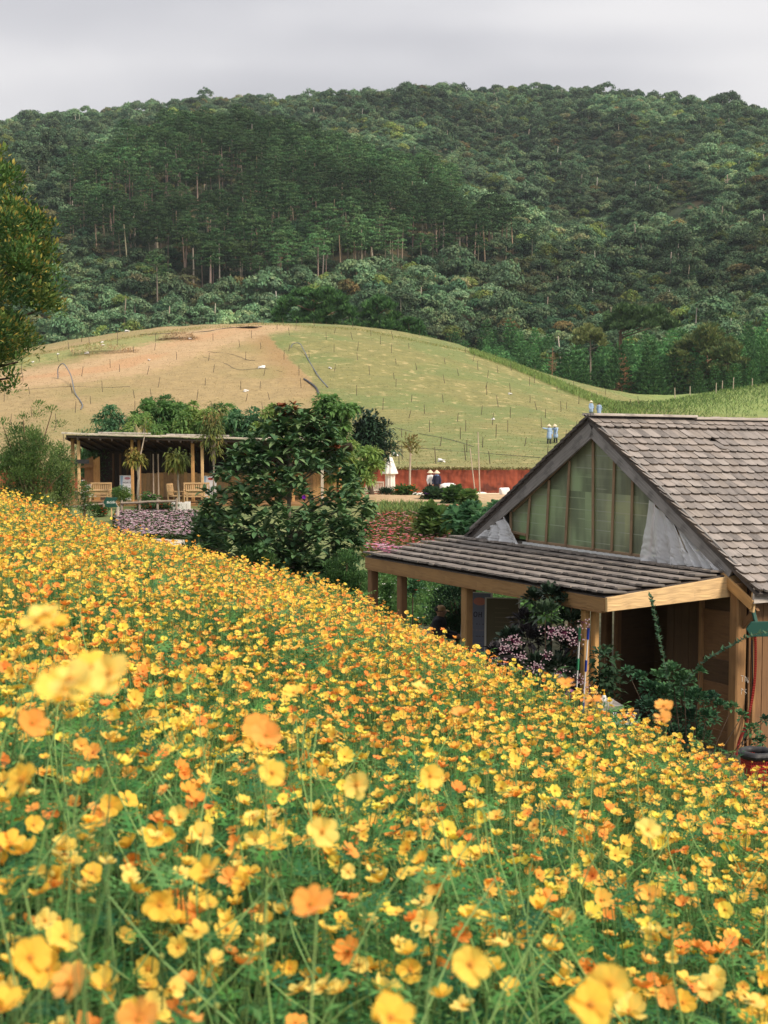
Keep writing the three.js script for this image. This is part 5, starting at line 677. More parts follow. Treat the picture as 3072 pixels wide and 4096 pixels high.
{ // leafy shrub with two long climbing shoots at the right
  const Z = 20.6, c = at(690, 720, Z), base = V(c.x, groundH(c.x, Z), -Z), t = thing('climbing_shrub', 'dense green shrub with long climbing shoots in front of the plank wall', 'shrub', base), P = (px, py, dz = 0) => at(px, py, Z + dz).sub(base), cl = [];
  for (const [x, y, r] of [[660, 678, 9], [672, 672, 10], [684, 682, 11], [650, 690, 9], [665, 695, 12], [680, 700, 13], [696, 700, 12], [710, 700, 9], [640, 678, 6], [628, 672, 5], [648, 708, 11], [668, 718, 14], [690, 720, 14], [708, 718, 10], [654, 728, 12], [676, 738, 14], [700, 740, 14], [720, 706, 6], [732, 708, 5], [742, 716, 5], [752, 730, 6], [760, 742, 6], [765, 720, 4], [700, 672, 4], [660, 748, 16], [690, 760, 16]]) cl.push({ p: P(x, y, rr(-0.5, 0.5)), r: S(r, Z), n: clamp(r * r / 90, 0.25, 1.4) });
  const g = new Geo(); for (const k of cl) g.tube([V(rr(-0.2, 0.2), -0.1, rr(-0.2, 0.2)), k.p.clone().multiplyScalar(0.5), k.p], 0.014, 0.005, 4); part('stems', g.build(), M.barkDark, t);
  part('foliage', leafClumps(new Geo(), cl, 150, 0.085, 0.055, [C(0.05, 0.125, 0.06), C(0.065, 0.15, 0.065), C(0.04, 0.095, 0.055), C(0.085, 0.18, 0.075)], { droop: 0.25, up: 0.4 }).build(), DENSE, t);
  for (const [pts, n] of [[[[671, 690], [666, 670], [661, 645], [657, 625], [654, 608], [651, 594]], 44], [[[676, 692], [690, 676], [704, 660], [718, 652], [732, 644], [748, 636], [772, 630]], 34]]) {
    const s = part('shoot', (() => { const q = new Geo(); q.tube(pts.map(([x, y], i) => P(x, y, -0.35 - 0.05 * i)), 0.009, 0.005, 5, C(0.08, 0.1, 0.04)); return q.build(); })(), PLAIN, t), curve = new THREE.CatmullRomCurve3(pts.map(([x, y], i) => P(x, y, -0.35 - 0.05 * i)));
    const lg = [0, 1].map(() => { const q = new Geo(); q.leaf(V(0, 0, 0), V(0, 0, 1), UP, 1, 0.68, WHITE, 0.3, 0.12); return q.build(); }), lm = [[0.05, 0.115, 0.06], [0.07, 0.14, 0.07], [0.04, 0.09, 0.045]].map((k) => leafy(...k, 0.25, 0.6));
    for (let i = 0; i < n; i++) { const p = curve.getPoint(Math.min(1, (i + 0.5) / n)), d = rdir(); d.y = -0.5 - Math.abs(d.y) * 0.6; d.normalize(); const l = part('leaf', pick(lg), pick(lm), s); l.position.copy(p); l.lookAt(p.clone().add(d)); l.rotateZ(rr(-1.6, 1.6)); const k = rr(0.11, 0.17); l.scale.set(k, k, k); }
  }
}
// shade trees behind the porch
plant('dark_tree', 'dark spreading bush behind the person at the far end of the porch', 'bush', [418, 562, 500, 660], 33, { L: 0.11, W: 0.045, cols: GD, n: 34, per: 170, r: 0.4, trunk: 0.08, up: 0.4, bark: M.barkDark });
plant('rose_bush', 'small rose tree with red buds between the second and third porch posts', 'bush', [400, 572, 426, 600], 32, { tree: 1, L: 0.09, W: 0.05, cols: GB, n: 9, per: 50, r: 0.16, trunk: 0.02, bark: M.barkDark, bloom: { n: 4, s: 0.09, c: C(0.65, 0.12, 0.08) } });
plant('rose_bush', 'low leafy bush with a red bloom seen just right of the first porch post', 'bush', [374, 580, 398, 640], 30, { L: 0.09, W: 0.05, cols: G1, n: 12, per: 60, r: 0.18, trunk: 0.02, bloom: { n: 3, s: 0.1, c: C(0.65, 0.12, 0.1) } });
// boards under the porch
{ const p = atHouse(474, 652, 0.5); const b = poster('white poster board with a blue frame reading OH leaning behind the third porch post', V(p.x, -6, p.z), -0.35, 0.62, 1.62, 0.16, posterMat('OH', '#c77f6c', '#777c8e')); b.position.y = at(474, 640, -p.z).y - 0.1; b.position.y = -5.6; const st = part('block', new THREE.BoxGeometry(0.7, 0.4, 0.5).translate(0, -0.2, -0.1), M.brownDark, b);  // poster ground greyed: the tree shade on it is put into its colour
  const q = atHouse(502, 620, 0.2); poster('tan menu board with a faded pale drawing behind the dark flowering shrub', V(q.x, -5.55, q.z), -0.2, 0.7, 1.5, 0.05, canvasMat(256, 512, (c, w, h) => { c.fillStyle = '#6f674f'; c.fillRect(0, 0, w, h); c.strokeStyle = '#837a62'; c.lineWidth = 6; for (let i = 0; i < 5; i++) { c.beginPath(); c.moveTo(70, 70 + i * 34); c.lineTo(180 + 20 * (i % 2), 70 + i * 34); c.stroke(); } c.fillStyle = '#80705c'; c.beginPath(); c.ellipse(130, 300, 50, 30, 0, 0, 7); c.fill(); })); }
{ const p = atHouse(425, 640, 2.0), t = thing('motorbike', 'dark parked motorbike half hidden by the flowers in front of the person', 'motorbike', V(p.x, -6, p.z), 0.5), tb = (pts, r, m, n) => { const g = new Geo(); g.tube(pts, r, r, 8); return part(n, g.build(), m, t); }; for (const x of [-0.62, 0.62]) { const w = part('wheel', new THREE.TorusGeometry(0.27, 0.05, 10, 28).translate(x, 0.31, 0), M.black, t); part('rim', new THREE.TorusGeometry(0.2, 0.015, 8, 24).translate(x, 0.31, 0), M.sack, w); } part('seat', new THREE.CapsuleGeometry(0.11, 0.55, 6, 12).rotateZ(Math.PI / 2).translate(0.2, 0.85, 0), M.black, t); part('body', new THREE.CapsuleGeometry(0.14, 0.5, 6, 12).rotateZ(Math.PI / 2 - 0.15).translate(0.1, 0.62, 0), M.black, t); tb([V(-0.62, 0.31, 0), V(-0.5, 0.75, 0), V(-0.42, 1.05, 0)], 0.05, M.black, 'fork'); tb([V(-0.38, 1.06, -0.34), V(-0.46, 1.08, -0.12), V(-0.46, 1.08, 0.12), V(-0.38, 1.06, 0.34)], 0.02, M.black, 'handlebar'); part('shield', new THREE.BoxGeometry(0.06, 0.5, 0.36).rotateZ(0.25).translate(-0.42, 0.72, 0), M.sack, t); }
// broom handles at the near post, wash stand with soap, signs, crate, hose
function striped(name, label, a, b, z, cols) { const A = atHouse(...a, z), B = atHouse(...b, z), base = B.clone(), t = thing(name, label, 'pole', base, 0, null), L = A.clone().sub(base), n = cols.length, seg = (s, e, r, m, nm) => { const g = new Geo(); g.tube([L.clone().multiplyScalar(1 - s), L.clone().multiplyScalar(1 - e)], r, r, 10); part(nm, g.build(), m, t); }; seg(0, 1, 0.012, M.sack, 'rod'); for (const [s, e, m] of cols) seg(s, e, 0.021, m, 'sleeve'); return t; }
striped('broom_handle', 'broom handle with blue sleeves leaning on the nearest porch post', [588.5, 628], [583, 708], 2.96, [[0, 0.14, M.blue], [0.4, 0.54, M.blue], [0.93, 1.15, M.blue]]);
striped('broom_handle', 'broom handle with green sleeves left of the blue one at the nearest post', [580, 628], [576, 700], 2.98, [[0, 0.18, M.mint], [0.42, 0.58, M.mint]]);
{ const Z = 21.2, a = at(597, 703, Z), b = at(619, 703, Z), base = V((a.x + b.x) / 2, groundH(0.5 * (a.x + b.x), Z), -Z), w = b.x - a.x, h = a.y - base.y, t = thing('wash_stand', 'low pale concrete wash stand beside the nearest porch post', 'wash stand', base, 0.2); part('slab', new THREE.BoxGeometry(w, 0.09, 0.45).translate(0, h - 0.045, 0), M.greyLight, t); for (const x of [-w / 2 + 0.06, w / 2 - 0.06]) part('leg', new THREE.BoxGeometry(0.1, h - 0.09, 0.38).translate(x, (h - 0.09) / 2, 0), M.grey, t); part('basin', new THREE.CylinderGeometry(0.14, 0.11, 0.06, 20, 1, true).translate(-0.05, h + 0.025, 0), M.white, t);
  const p = at(604, 703, Z), s = thing('soap_bottle', 'white pump bottle with a yellow top on the concrete wash stand', 'bottle', V(p.x, base.y + h, -Z)); const g = new THREE.LatheGeometry([[0, 0], [0.032, 0], [0.034, 0.01], [0.034, 0.1], [0.026, 0.12], [0.013, 0.125]].map(([x, y]) => new THREE.Vector2(x, y)), 18); part('bottle', g, M.white, s); const y = new THREE.MeshStandardMaterial({ color: C(0.75, 0.42, 0.03), roughness: 0.4 }); part('collar', new THREE.CylinderGeometry(0.018, 0.02, 0.03, 14).translate(0, 0.135, 0), y, s); part('pump', mergeGeometries([new THREE.CylinderGeometry(0.006, 0.006, 0.05, 8).translate(0, 0.17, 0).toNonIndexed(), new THREE.BoxGeometry(0.05, 0.014, 0.02).translate(-0.012, 0.198, 0).toNonIndexed()]), y, s); }
{ const Z = 15.4, p = at(623.5, 718.5, Z), base = V(p.x, groundH(p.x, Z), -Z), t = thing('notice_board', 'small dark notice with white handwriting standing at the edge of the flowers', 'sign', base, -0.05), m = canvasMat(512, 256, (c, w, h) => { c.fillStyle = '#0e1d17'; c.fillRect(0, 0, w, h); c.fillStyle = '#eceee8'; c.font = 'italic bold 100px serif'; c.textAlign = 'center'; c.fillText('Vui lòng', w * 0.5, 105); c.fillText('không hái hoa', w * 0.5, 215, w * 0.94); }), y = p.y - base.y; part('board', new THREE.BoxGeometry(0.34, 0.2, 0.02).translate(0, y, 0), M.greyDark, t); part('lettering', new THREE.PlaneGeometry(0.33, 0.19).translate(0, y, 0.0125), m, t); part('stake', beam(V(0, -0.2, -0.025), V(0, y, -0.025), 0.04, 0.03, V(1, 0, 0)), M.brown, t); }
{ const p = atHouse(677, 588, 0.02), t = thing('room_sign', 'small dark sign with the faint word Nữ high on the shaded board wall', 'sign', p, HT), m = canvasMat(128, 160, (c, w, h) => { c.fillStyle = '#0c2a24'; c.fillRect(0, 0, w, h); c.fillStyle = '#8fa39a'; c.font = 'italic 70px serif'; c.textAlign = 'center'; c.fillText('Nữ', w / 2, 100); }); part('board', new THREE.BoxGeometry(0.22, 0.26, 0.015), M.green, t); part('lettering', new THREE.PlaneGeometry(0.21, 0.25).translate(0, 0, 0.01), m, t); }
{ const t = thing('hanging_arrow_sign', 'dark green arrow sign hanging from the eave at the right edge of the picture', 'sign', W2(4.5, 2.0, 0.2), HT), c = onX(757, 632, 4.5).sub(V(4.5, 2.0, 0.2)), a = onX(746, 629, 4.5).sub(V(4.5, 2.0, 0.2)), s = new THREE.Shape(), L = -(c.z) ; const h = 0.24; s.moveTo(0, 0); s.lineTo(0.08, h / 2); s.lineTo(0.75, h / 2); s.lineTo(0.75, -h / 2); s.lineTo(0.08, -h / 2); s.closePath(); const g = new THREE.ExtrudeGeometry(s, { depth: 0.04, bevelEnabled: true, bevelSize: 0.005, bevelThickness: 0.005, bevelSegments: 1 }); g.rotateY(Math.PI / 2 - 0.5); const b = part('board', g, M.green, t); b.position.copy(a); part('hanger', beam(V(c.x + 0.05, c.y - 0.05, c.z), V(c.x - 0.1, c.y + 0.36, c.z), 0.07, 0.04, V(1, 0, 0)), M.green, t); part('upper_bracket', beam(V(c.x - 0.1, c.y + 0.33, c.z + 0.02), V(c.x - 0.06, c.y + 0.66, c.z + 0.02), 0.05, 0.08, V(1, 0, 0)), M.goldLight, t); }
{ const pts = [[754.5, 608], [755, 630], [755.5, 655], [754.5, 682], [750, 710], [744, 730], [739, 742], [736, 760]].map(([x, y]) => onX(x, y, 4.26)), g = new Geo(), cv = new THREE.CatmullRomCurve3(pts), P = []; for (let i = 0; i <= 160; i++) P.push(cv.getPoint(i / 160)); const b = P[P.length - 1].clone(); const N = []; P.forEach((p) => N.push(p.clone().sub(b))); for (let i = 0; i < 160; i++) g.tube([N[i], N[i].clone().lerp(N[i + 1], 0.5), N[i + 1]], i % 2 ? 0.026 : 0.021, i % 2 ? 0.021 : 0.026, 8); const m = part('hose', g.build(), M.red, scene); m.position.copy(b.applyMatrix4(HM)); m.rotation.y = HT; tag(m, 'red ribbed hose hanging down the plank wall beside the corner post', 'hose');
  const k = new Geo(), q = [[752, 640], [752, 690], [747, 722], [742, 745]].map(([x, y]) => onX(x, y, 4.22)), b2 = q[3].clone(); k.tube(new THREE.CatmullRomCurve3(q).getPoints(24).map((p) => p.sub(b2)), 0.012, 0.012, 6); const c2 = part('cable', k.build(), M.black, scene); c2.position.copy(b2.applyMatrix4(HM)); c2.rotation.y = HT; tag(c2, 'black cable running down the plank wall beside the red hose', 'cable'); }
{ // red plastic crate with a black bag over its rim
  const Z = 17.2, p = at(757, 766, Z), y0 = at(757, 782, Z).y, t = thing('plastic_crate', 'red perforated plastic basket lined with a black bag at the right edge', 'basket', V(p.x, y0, -Z), 0.15), w = 0.3, h = 0.34; for (const [x, z, r] of [[0, w / 2, 0], [0, -w / 2, 0], [w / 2, 0, 1], [-w / 2, 0, 1]]) { const L = []; for (let i = 0; i < 11; i++) L.push(new THREE.BoxGeometry(0.012, h, 0.01).translate(-w / 2 + w * (i + 0.5) / 11, h / 2, 0)); for (let j = 0; j < 9; j++) L.push(new THREE.BoxGeometry(w, 0.016, 0.008).translate(0, 0.02 + h * j / 9, 0)); const g = merge(L); if (r) g.rotateY(Math.PI / 2); part('side', g.translate(x, 0, z), M.red, t, 'stuff'); } part('bottom', new THREE.BoxGeometry(w, 0.02, w), M.red, t); part('lining', new THREE.BoxGeometry(w - 0.03, h - 0.03, w - 0.03).translate(0, h / 2, 0), M.black, t); const g = new THREE.TorusGeometry(0.19, 0.045, 10, 40).rotateX(Math.PI / 2), q = g.attributes.position; for (let i = 0; i < q.count; i++) { const k = 1 + 0.25 * (fbm(q.getX(i) * 20, q.getZ(i) * 20, 2) - 0.5); q.setXYZ(i, q.getX(i) * k, h + 0.02 + q.getY(i) * (0.7 + k * 0.4), q.getZ(i) * k); } g.computeVertexNormals(); part('bag', g, M.black, t); part('stand', beam(V(0, -1.6, 0), V(0, -0.01, 0), 0.2, 0.2, V(1, 0, 0)), M.brownDark, t); }
// pink orchids and a twig on the corner of the porch roof
{ const p = W2(-3.2, 2.96, 2.6), t = thing('orchids', 'clump of pink blossoms lying on the far corner of the porch roof', 'flowers', p, HT), g = new Geo(); for (let i = 0; i < 60; i++) { const q = V(rr(-0.36, 0.4), rr(0.04, 0.17), rr(-0.2, 0.2)), c = vary(rnd() < 0.6 ? C(0.68, 0.3, 0.46) : C(0.78, 0.56, 0.64), 0.12); for (let j = 0; j < 5; j++) g.leaf(q, V(Math.cos(j * 1.26) * 0.9, 0.4, Math.sin(j * 1.26) * 0.9).normalize(), UP, 0.05, 0.045, c, 0.05, 0.05); } part('blossoms', g.build(), LEAF, t); const s = new Geo(); s.tube([V(0.2, 0.05, 0.1), V(0.26, 0.06, 0.22), V(0.12, 0.03, 0.32)], 0.014, 0.012, 6); part('stalk', s.build(), M.barkPale, t); }
{ const p = at(570, 694, 19.4), t = thing('pink_flower', 'small pink-purple bloom among the yellow flowers below the broom handles', 'flower', V(p.x, groundH(p.x, 19.4), p.z)), h = p.y - t.position.y, g = new Geo(), s = new Geo(); for (let i = 0; i < 26; i++) { const d = rdir(); g.leaf(V(0, h, 0).addScaledVector(d, 0.03), d, V(d.z, 0.3, d.x).normalize(), 0.05, 0.04, vary(C(0.5, 0.2, 0.42), 0.2), 0, 0.1); } part('blossom', g.build(), LEAF, t); s.tube([V(0, 0, 0), V(0.02, h / 2, 0), V(0, h, 0)], 0.008, 0.005, 5, C(0.06, 0.12, 0.04)); part('stem', s.build(), PLAIN, t); }
// chalk marks on the corner post
{ const mk = new Geo(), p0 = onZ(744, 682, 0.163), q = (a, b) => V(p0.x + a, p0.y + b, 0.165), st = (...l) => { for (let i = 1; i < l.length; i++) mk.tube([q(...l[i - 1]), q(...l[i])], 0.005, 0.005, 4, C(0.62, 0.57, 0.5)); }; st([-0.07, 0.1], [0, 0.1]); st([-0.035, 0.1], [-0.035, 0]); st([0.02, 0], [0.02, 0.1], [0.05, 0.08], [0.05, 0.03], [0.02, 0]); st([0.09, 0.09], [0.07, 0.03], [0.09, 0], [0.1, 0.03], [0.075, 0.05]); st([-0.05, -0.12], [-0.05, -0.22]); st([-0.05, -0.12], [-0.01, -0.14], [-0.05, -0.17]); st([0.06, -0.12], [0.03, -0.12], [0.025, -0.16], [0.06, -0.18], [0.025, -0.22]); part('chalk_marks', mk.build(), PLAIN, house); }

// ---------------------------------------------------------------- on the round hill: stakes, pipes, litter, edge plants
reseed(81);
{
  const g = new Geo(); g.tube([V(0, -0.1, 0), V(0.01, 0.5, 0), V(0, 1, 0)], 0.04, 0.03, 5, WHITE); const geo = g.build(), stakes = {}; let proto = null, n = 0;
  for (let Z = 106; Z < 236; Z += lerp(6.5, 8.5, (Z - 106) / 130)) for (let x = -0.3 * Z; x < 44; x += 4.6) {
    const X = x + rr(-1.6, 1.6), D = Z + rr(-2.2, 2.2), p = onGround(X, D), px = 384 + FPX * X / D / CP, py = H0 - p.y / D * FPX; if (px < -5 || px > 640 || n > 290) continue; if (py > 470 || (X > 24 && D > 200) || rnd() < 0.12 || (X < 12 && D > 205 && px < 250)) continue;
    const s = hit(px, py - 2, 100); if (Math.abs(-s.z - D) > 9) continue;
    const m = proto ? proto.clone() : (proto = part('stake', geo, M.stake, scene)); if (n) { m.name = numbered('stake'); scene.add(m); } n++;
    m.position.copy(p); m.rotation.set(rr(-0.12, 0.12), rnd() * 3, rr(-0.28, 0.28)); const h = rr(0.8, 1.35); m.scale.set(1, h, 1); const lean = m.rotation.z > 0.09 ? 'leaning left' : m.rotation.z < -0.09 ? 'leaning right' : 'upright', side = X < interp(BORDER, D) ? 'straw' : 'green', band = py > 440 ? 'at the foot' : py > 415 ? 'low' : py > 390 ? 'halfway up' : py > 362 ? 'high up' : 'near the crest', k = lean + side + band; m.userData = { category: 'stake', group: 'stakes on the round hill' }; (stakes[k] ??= []).push([m, px, `${lean}, ${side} side of hill, ${band}`]);
  }
  for (const l of Object.values(stakes)) { l.sort((a, b) => a[1] - b[1]); const N = ['first', 'second', 'third', 'fourth', 'fifth', 'sixth', 'seventh', 'eighth', 'ninth', 'tenth', 'eleventh', 'twelfth']; l.forEach(([m, , t], i) => { m.userData.label = l.length === 1 ? 'thin stake ' + t : i < 12 ? `${N[i]} from left of thin stakes ${t}` : `${i === 12 ? 'thirteenth' : i === 13 ? 'fourteenth' : 'last'} from left of thin stakes ${t}`; }); }
}
function pipe(name, label, pts, r, mat, lifts) { const P = pts.map(([x, y], i) => { const p = hit(x, y, 101); p.y += r + (lifts?.[i] ?? 0); return p; }), base = P[P.length - 1].clone(), g = new Geo(); g.tube(new THREE.CatmullRomCurve3(P.map((p) => p.clone().sub(base))).getPoints(pts.length * 8), r, r, 6); const m = part(name, g.build(), mat, scene); m.position.copy(base); return tag(m, label, 'pipe'); }
const greyPipe = new THREE.MeshStandardMaterial({ color: C(0.13, 0.145, 0.16), roughness: 0.6 });
pipe('water_pipe', 'grey pipe arching out of the straw and winding down the left of the hill', [[58, 379], [58.5, 378], [63, 379], [69, 381], [75, 394], [80, 401], [82.5, 406], [81, 410]], 0.065, greyPipe, [0, 1.2, 1.8, 1.1, 0.1, 0, 0, 0]);
pipe('water_pipe', 'grey pipe bending over the top of the green turf and running downhill', [[291, 349], [293, 348.5], [298, 348], [304, 353], [308, 360], [314, 370], [320, 379], [328, 388]], 0.065, greyPipe, [0.1, 0.5, 0.6, 0.2, 0, 0, 0, 0]);
pipe('black_hose', 'short black hose crossing the border between straw and turf', [[304, 380], [310, 384], [316, 389], [319, 396]], 0.12, M.hose);
pipe('black_hose', 'thin black hose lying along the top of the straw-covered hill', [[140, 335], [170, 334], [205, 332], [229, 328.5], [262, 327]], 0.05, M.hose);
for (const [l, lab] of [[[[0, 391], [30, 389.5], [70, 387], [105, 388], [130, 387]], 'lowest thin dark line at the left'], [[[203, 357], [225, 364], [240, 370], [262, 369], [282, 372]], 'thin dark line in the middle of the straw'], [[[208, 352], [232, 355], [250, 361], [255, 361]], 'thin dark line above the middle one'], [[[330, 432], [360, 440], [395, 446], [440, 450], [500, 455], [540, 458]], 'dark line along the lower edge of the turf'], [[[395, 428], [420, 434], [450, 440], [474, 447]], 'dark furrow line crossing the turf']]) pipe('drip_line', 'drip hose, ' + lab + ', on the round hill', l, 0.022, M.hose);
{ let i = 0; const g = new THREE.IcosahedronGeometry(0.35, 1), p = g.attributes.position; for (let k = 0; k < p.count; k++) { const f = 0.6 + 0.8 * hash(Math.round(p.getX(k) * 20), Math.round(p.getY(k) * 20 + p.getZ(k) * 33)); p.setXYZ(k, p.getX(k) * f * 1.4, p.getY(k) * f * 0.6, p.getZ(k) * f); } g.computeVertexNormals(); let proto = null; for (const [px, py] of [[127, 332], [102, 343], [103, 346], [87, 354], [58, 355], [190, 340], [149, 361], [33, 363], [262, 368], [246, 392], [330, 369], [395, 456], [493, 420], [510, 395], [441, 462], [372, 458]]) { const m = proto ? proto.clone() : (proto = part('litter', g, M.sack, scene)); if (i) { m.name = numbered('litter'); scene.add(m); } i++; m.position.copy(hit(px, py, 101)).add(V(0, 0.1, 0)); m.rotation.y = rnd() * 6; const s = rr(0.45, 1.0); m.scale.set(s, s, s); m.userData = { label: 'scrap of white plastic litter lying on the round hill', category: 'litter', group: 'white scraps on the round hill' }; } }
{ // straw heaps
  for (const [px, py, w, lab] of [[107, 352, 6, 'long heap of loose straw beside the bare track on the hill'], [179, 339, 3.4, 'small heap of loose straw near the top of the hill']]) { const b = hit(px, py, 101), g = new Geo(); for (let i = 0; i < 900; i++) { const a = rr(-1, 1), q = rr(-1, 1), h = Math.max(0, 1 - a * a - q * q); g.leaf(V(a * w * 0.8, h * 0.9 + rr(-0.1, 0.1), q * w * 0.3), V(rr(-1, 1), rr(-0.2, 0.3), rr(-1, 1)).normalize(), UP, rr(0.5, 1), 0.08, vary(C(0.5, 0.36, 0.2), 0.3), 0.1, 0); } const m = part('straw_heap', g.build(), PLAIN, scene); m.position.copy(b); tag(m, lab, 'straw heap'); } }
{ const b = hit(248, 328.3, 101), g = new THREE.CircleGeometry(1, 24).rotateX(-Math.PI / 2).scale(1.7, 1, 0.7), m = part('black_sheet', g, M.black, scene); m.position.copy(b).add(V(0, 0.25, 0)); m.rotation.z = -0.05; tag(m, 'flat black sheet standing for a dark soil hole on the crest beside the turf', 'sheet'); }  // flat black disc added in place of a dark hole in the soil
stuff('tall_grass', blades(5200, () => { const s = rnd(), px = lerp(470, 640, s), py = interp([[470, 353], [510, 366], [560, 386], [600, 402], [640, 416]], px) - 1 + rr(-1.5, 6) * (0.4 + s * 0.8); return hit(px, py, 150); }, 0.9, [C(0.2, 0.3, 0.09), C(0.26, 0.34, 0.11)], 0.35), LEAF, 'strip of tall grass along the right foot of the round hill');
stuff('meadow_plants', blades(5200, () => { const px = rr(600, 775), py = interp([[600, 405], [660, 404], [768, 383]], px) + rr(0, 36) * rnd(); return hit(px, py, 160); }, 0.9, [C(0.15, 0.25, 0.07), C(0.21, 0.29, 0.09), C(0.09, 0.14, 0.05)], 0.7), LEAF, 'rough grass and weeds of the meadow at the right');
stuff('turf_tufts', blades(16000, () => { const Z = rr(104, 225); return onGround(rr(-0.29, 0.2) * Z, Z); }, 0.3, [C(0.16, 0.16, 0.05), C(0.3, 0.25, 0.1), C(0.12, 0.14, 0.045), C(0.36, 0.27, 0.13)], 1.2), LEAF, 'short dry tufts of grass scattered over the round hill');
stuff('edge_grass', blades(2600, () => { const px = rr(0, 470), py = interp([[0, 362], [60, 350], [115, 340], [180, 330], [265, 324.5], [360, 330], [470, 352]], px) + rr(-0.5, 1.5); return hit(px, py, 180); }, 0.4, [C(0.2, 0.24, 0.07), C(0.36, 0.3, 0.11)], 0.6), LEAF, 'grass fringe along the crest of the round hill');
stuff('bank_grass', blades(5200, () => { const x = rr(-40, 40); return V(x, groundH(x, BANK_Z + 0.6) - 0.05, -(BANK_Z + rr(0.0, 0.5))); }, 0.42, [C(0.1, 0.1, 0.035), C(0.2, 0.18, 0.06), C(0.1, 0.06, 0.03)], 1.1), LEAF, 'turf hanging over the edge of the red bank');
frondBush('yellow_shrub', 'small shrub with yellow blossoms behind the two workers on the path', 596, 398, 200, 40, 0.8, [C(0.45, 0.36, 0.04), C(0.12, 0.17, 0.05)], { w: 1.4 });
for (const [px, py, lab] of [[675, 399, 'stake left of the others along the meadow'], [690, 396, 'pale stake beside a bare trunk in the meadow'], [716, 394, 'pale stake in the middle of the meadow fence line'], [722, 392, 'pale stake just right of the middle one'], [733, 391, 'pale stake before the dark shrubs'], [742, 389, 'pale stake of the meadow near the rusty bushes'], [752, 388, 'rightmost pale stake of the meadow']]) { const b = hit(px, py, 150), g = new Geo(); g.tube([V(0, -0.1, 0), V(rr(-0.1, 0.1), rr(1.6, 2.6), 0)], 0.09, 0.07, 5); const m = part('fence_stake', g.build(), M.barkPale, scene); m.position.copy(b); tag(m, lab + ' at the right', 'stake'); }

// ---------------------------------------------------------------- trees that stand out from the forest
reseed(91);
function bigPine(label, px0, py0, px1, py1, Z, bx, by, o) { const base = V(at(bx, by, Z).x, groundH(at(bx, by, Z).x, Z), -Z), t = thing('pine_tree', label, 'tree', base, 0, o.group), P = (x, y, dz = 0) => at(x, y, Z + dz).sub(base), cl = [], g = new Geo(), tr = new Geo(), top = P((px0 + px1) / 2, py0), cols = o.cols; const n = o.n ?? 60; for (let i = 0; i < n; i++) { const s = rr(-1, 1), yy = o.flat ? Math.pow(rnd(), 0.8) : rnd(), w = Math.sqrt(1 - Math.pow(yy * 0.9 - (o.low ?? 0.1), 2)) , x = lerp(px0, px1, 0.5 + 0.5 * s * clamp(o.cone ? 0.15 + 0.95 * yy : 0.45 + 0.6 * Math.sqrt(yy))), y = lerp(py0, py1, yy) + (o.cone ? 0 : Math.abs(s) * (py1 - py0) * 0.25); cl.push({ p: P(x, y, rr(-1, 1) * S(px1 - px0, Z) * 0.3), r: S(o.r ?? 5, Z) * rr(0.7, 1.3) }); }
  for (const k of cl) for (let i = 0; i < (o.per ?? 26); i++) { const d = rdir(), q = V(d.x * k.r, d.y * k.r * 0.55, d.z * k.r).multiplyScalar(Math.pow(rnd(), 0.4)).add(k.p); tuft(g, q, V(d.x * 0.6, 1, d.z * 0.6).normalize(), o.L ?? 0.8, pick(cols), 5); }
  const h = P(bx, py1).y * 0.5 + top.y * 0.5; tr.tube([V(0, -1, 0), V(0.1, h * 0.5, 0), V(0, h, 0), V(top.x * 0.5, top.y * 0.95, 0)], o.tr ?? 0.35, 0.1, 7); for (const k of cl.filter((_, i) => i % 3 === 0)) { const a = V(0, clamp(k.p.y - Math.hypot(k.p.x, k.p.z) * 0.3, h * 0.25, h), 0); tr.tube([a, a.clone().lerp(k.p, 0.55).add(V(0, 0.1, 0)), k.p], 0.13, 0.04, 4); }
  part('trunk', tr.build(), o.bark ?? M.barkBrown, t); part('crown', g.build(), LEAF, t); return t; }
const PN = [C(0.07, 0.165, 0.05), C(0.09, 0.2, 0.06), C(0.05, 0.12, 0.045)];
bigPine('wide flat-topped bright green pine standing on the crest of the round hill', 270, 286, 358, 326, 248, 314, 330, { cols: PN, n: 66, r: 5, L: 1.0, per: 34 });
bigPine('rounder pine just right of the wide one on the crest of the hill', 358, 296, 400, 340, 252, 375, 340, { cols: PN, n: 52, r: 5, L: 1.0, per: 34 });
bigPine('low pine spreading down behind the right shoulder of the round hill', 385, 320, 432, 356, 256, 410, 352, { cols: PN, n: 44, r: 5, L: 1.0, per: 30 });
bigPine('umbrella-shaped pine with a straight bare trunk above the young conifers', 602, 304, 676, 326, 275, 620, 356, { cols: [C(0.075, 0.14, 0.055), C(0.1, 0.17, 0.065)], n: 50, r: 6, flat: 1, L: 1.1, tr: 0.5, bark: M.barkBrown });
bigPine('yellowish thin-crowned tree left of the umbrella-shaped pine', 574, 326, 604, 342, 268, 590, 362, { cols: [C(0.24, 0.27, 0.1), C(0.18, 0.22, 0.08)], n: 30, r: 4, flat: 1, L: 0.9, per: 16, tr: 0.2, bark: M.barkGrey });
bigPine('broad olive-green tree at the forest edge above the meadow', 664, 328, 752, 382, 268, 706, 392, { cols: [C(0.14, 0.19, 0.065), C(0.1, 0.155, 0.06), C(0.18, 0.21, 0.07)], n: 100, r: 8, L: 1.0, per: 30, tr: 0.5 });
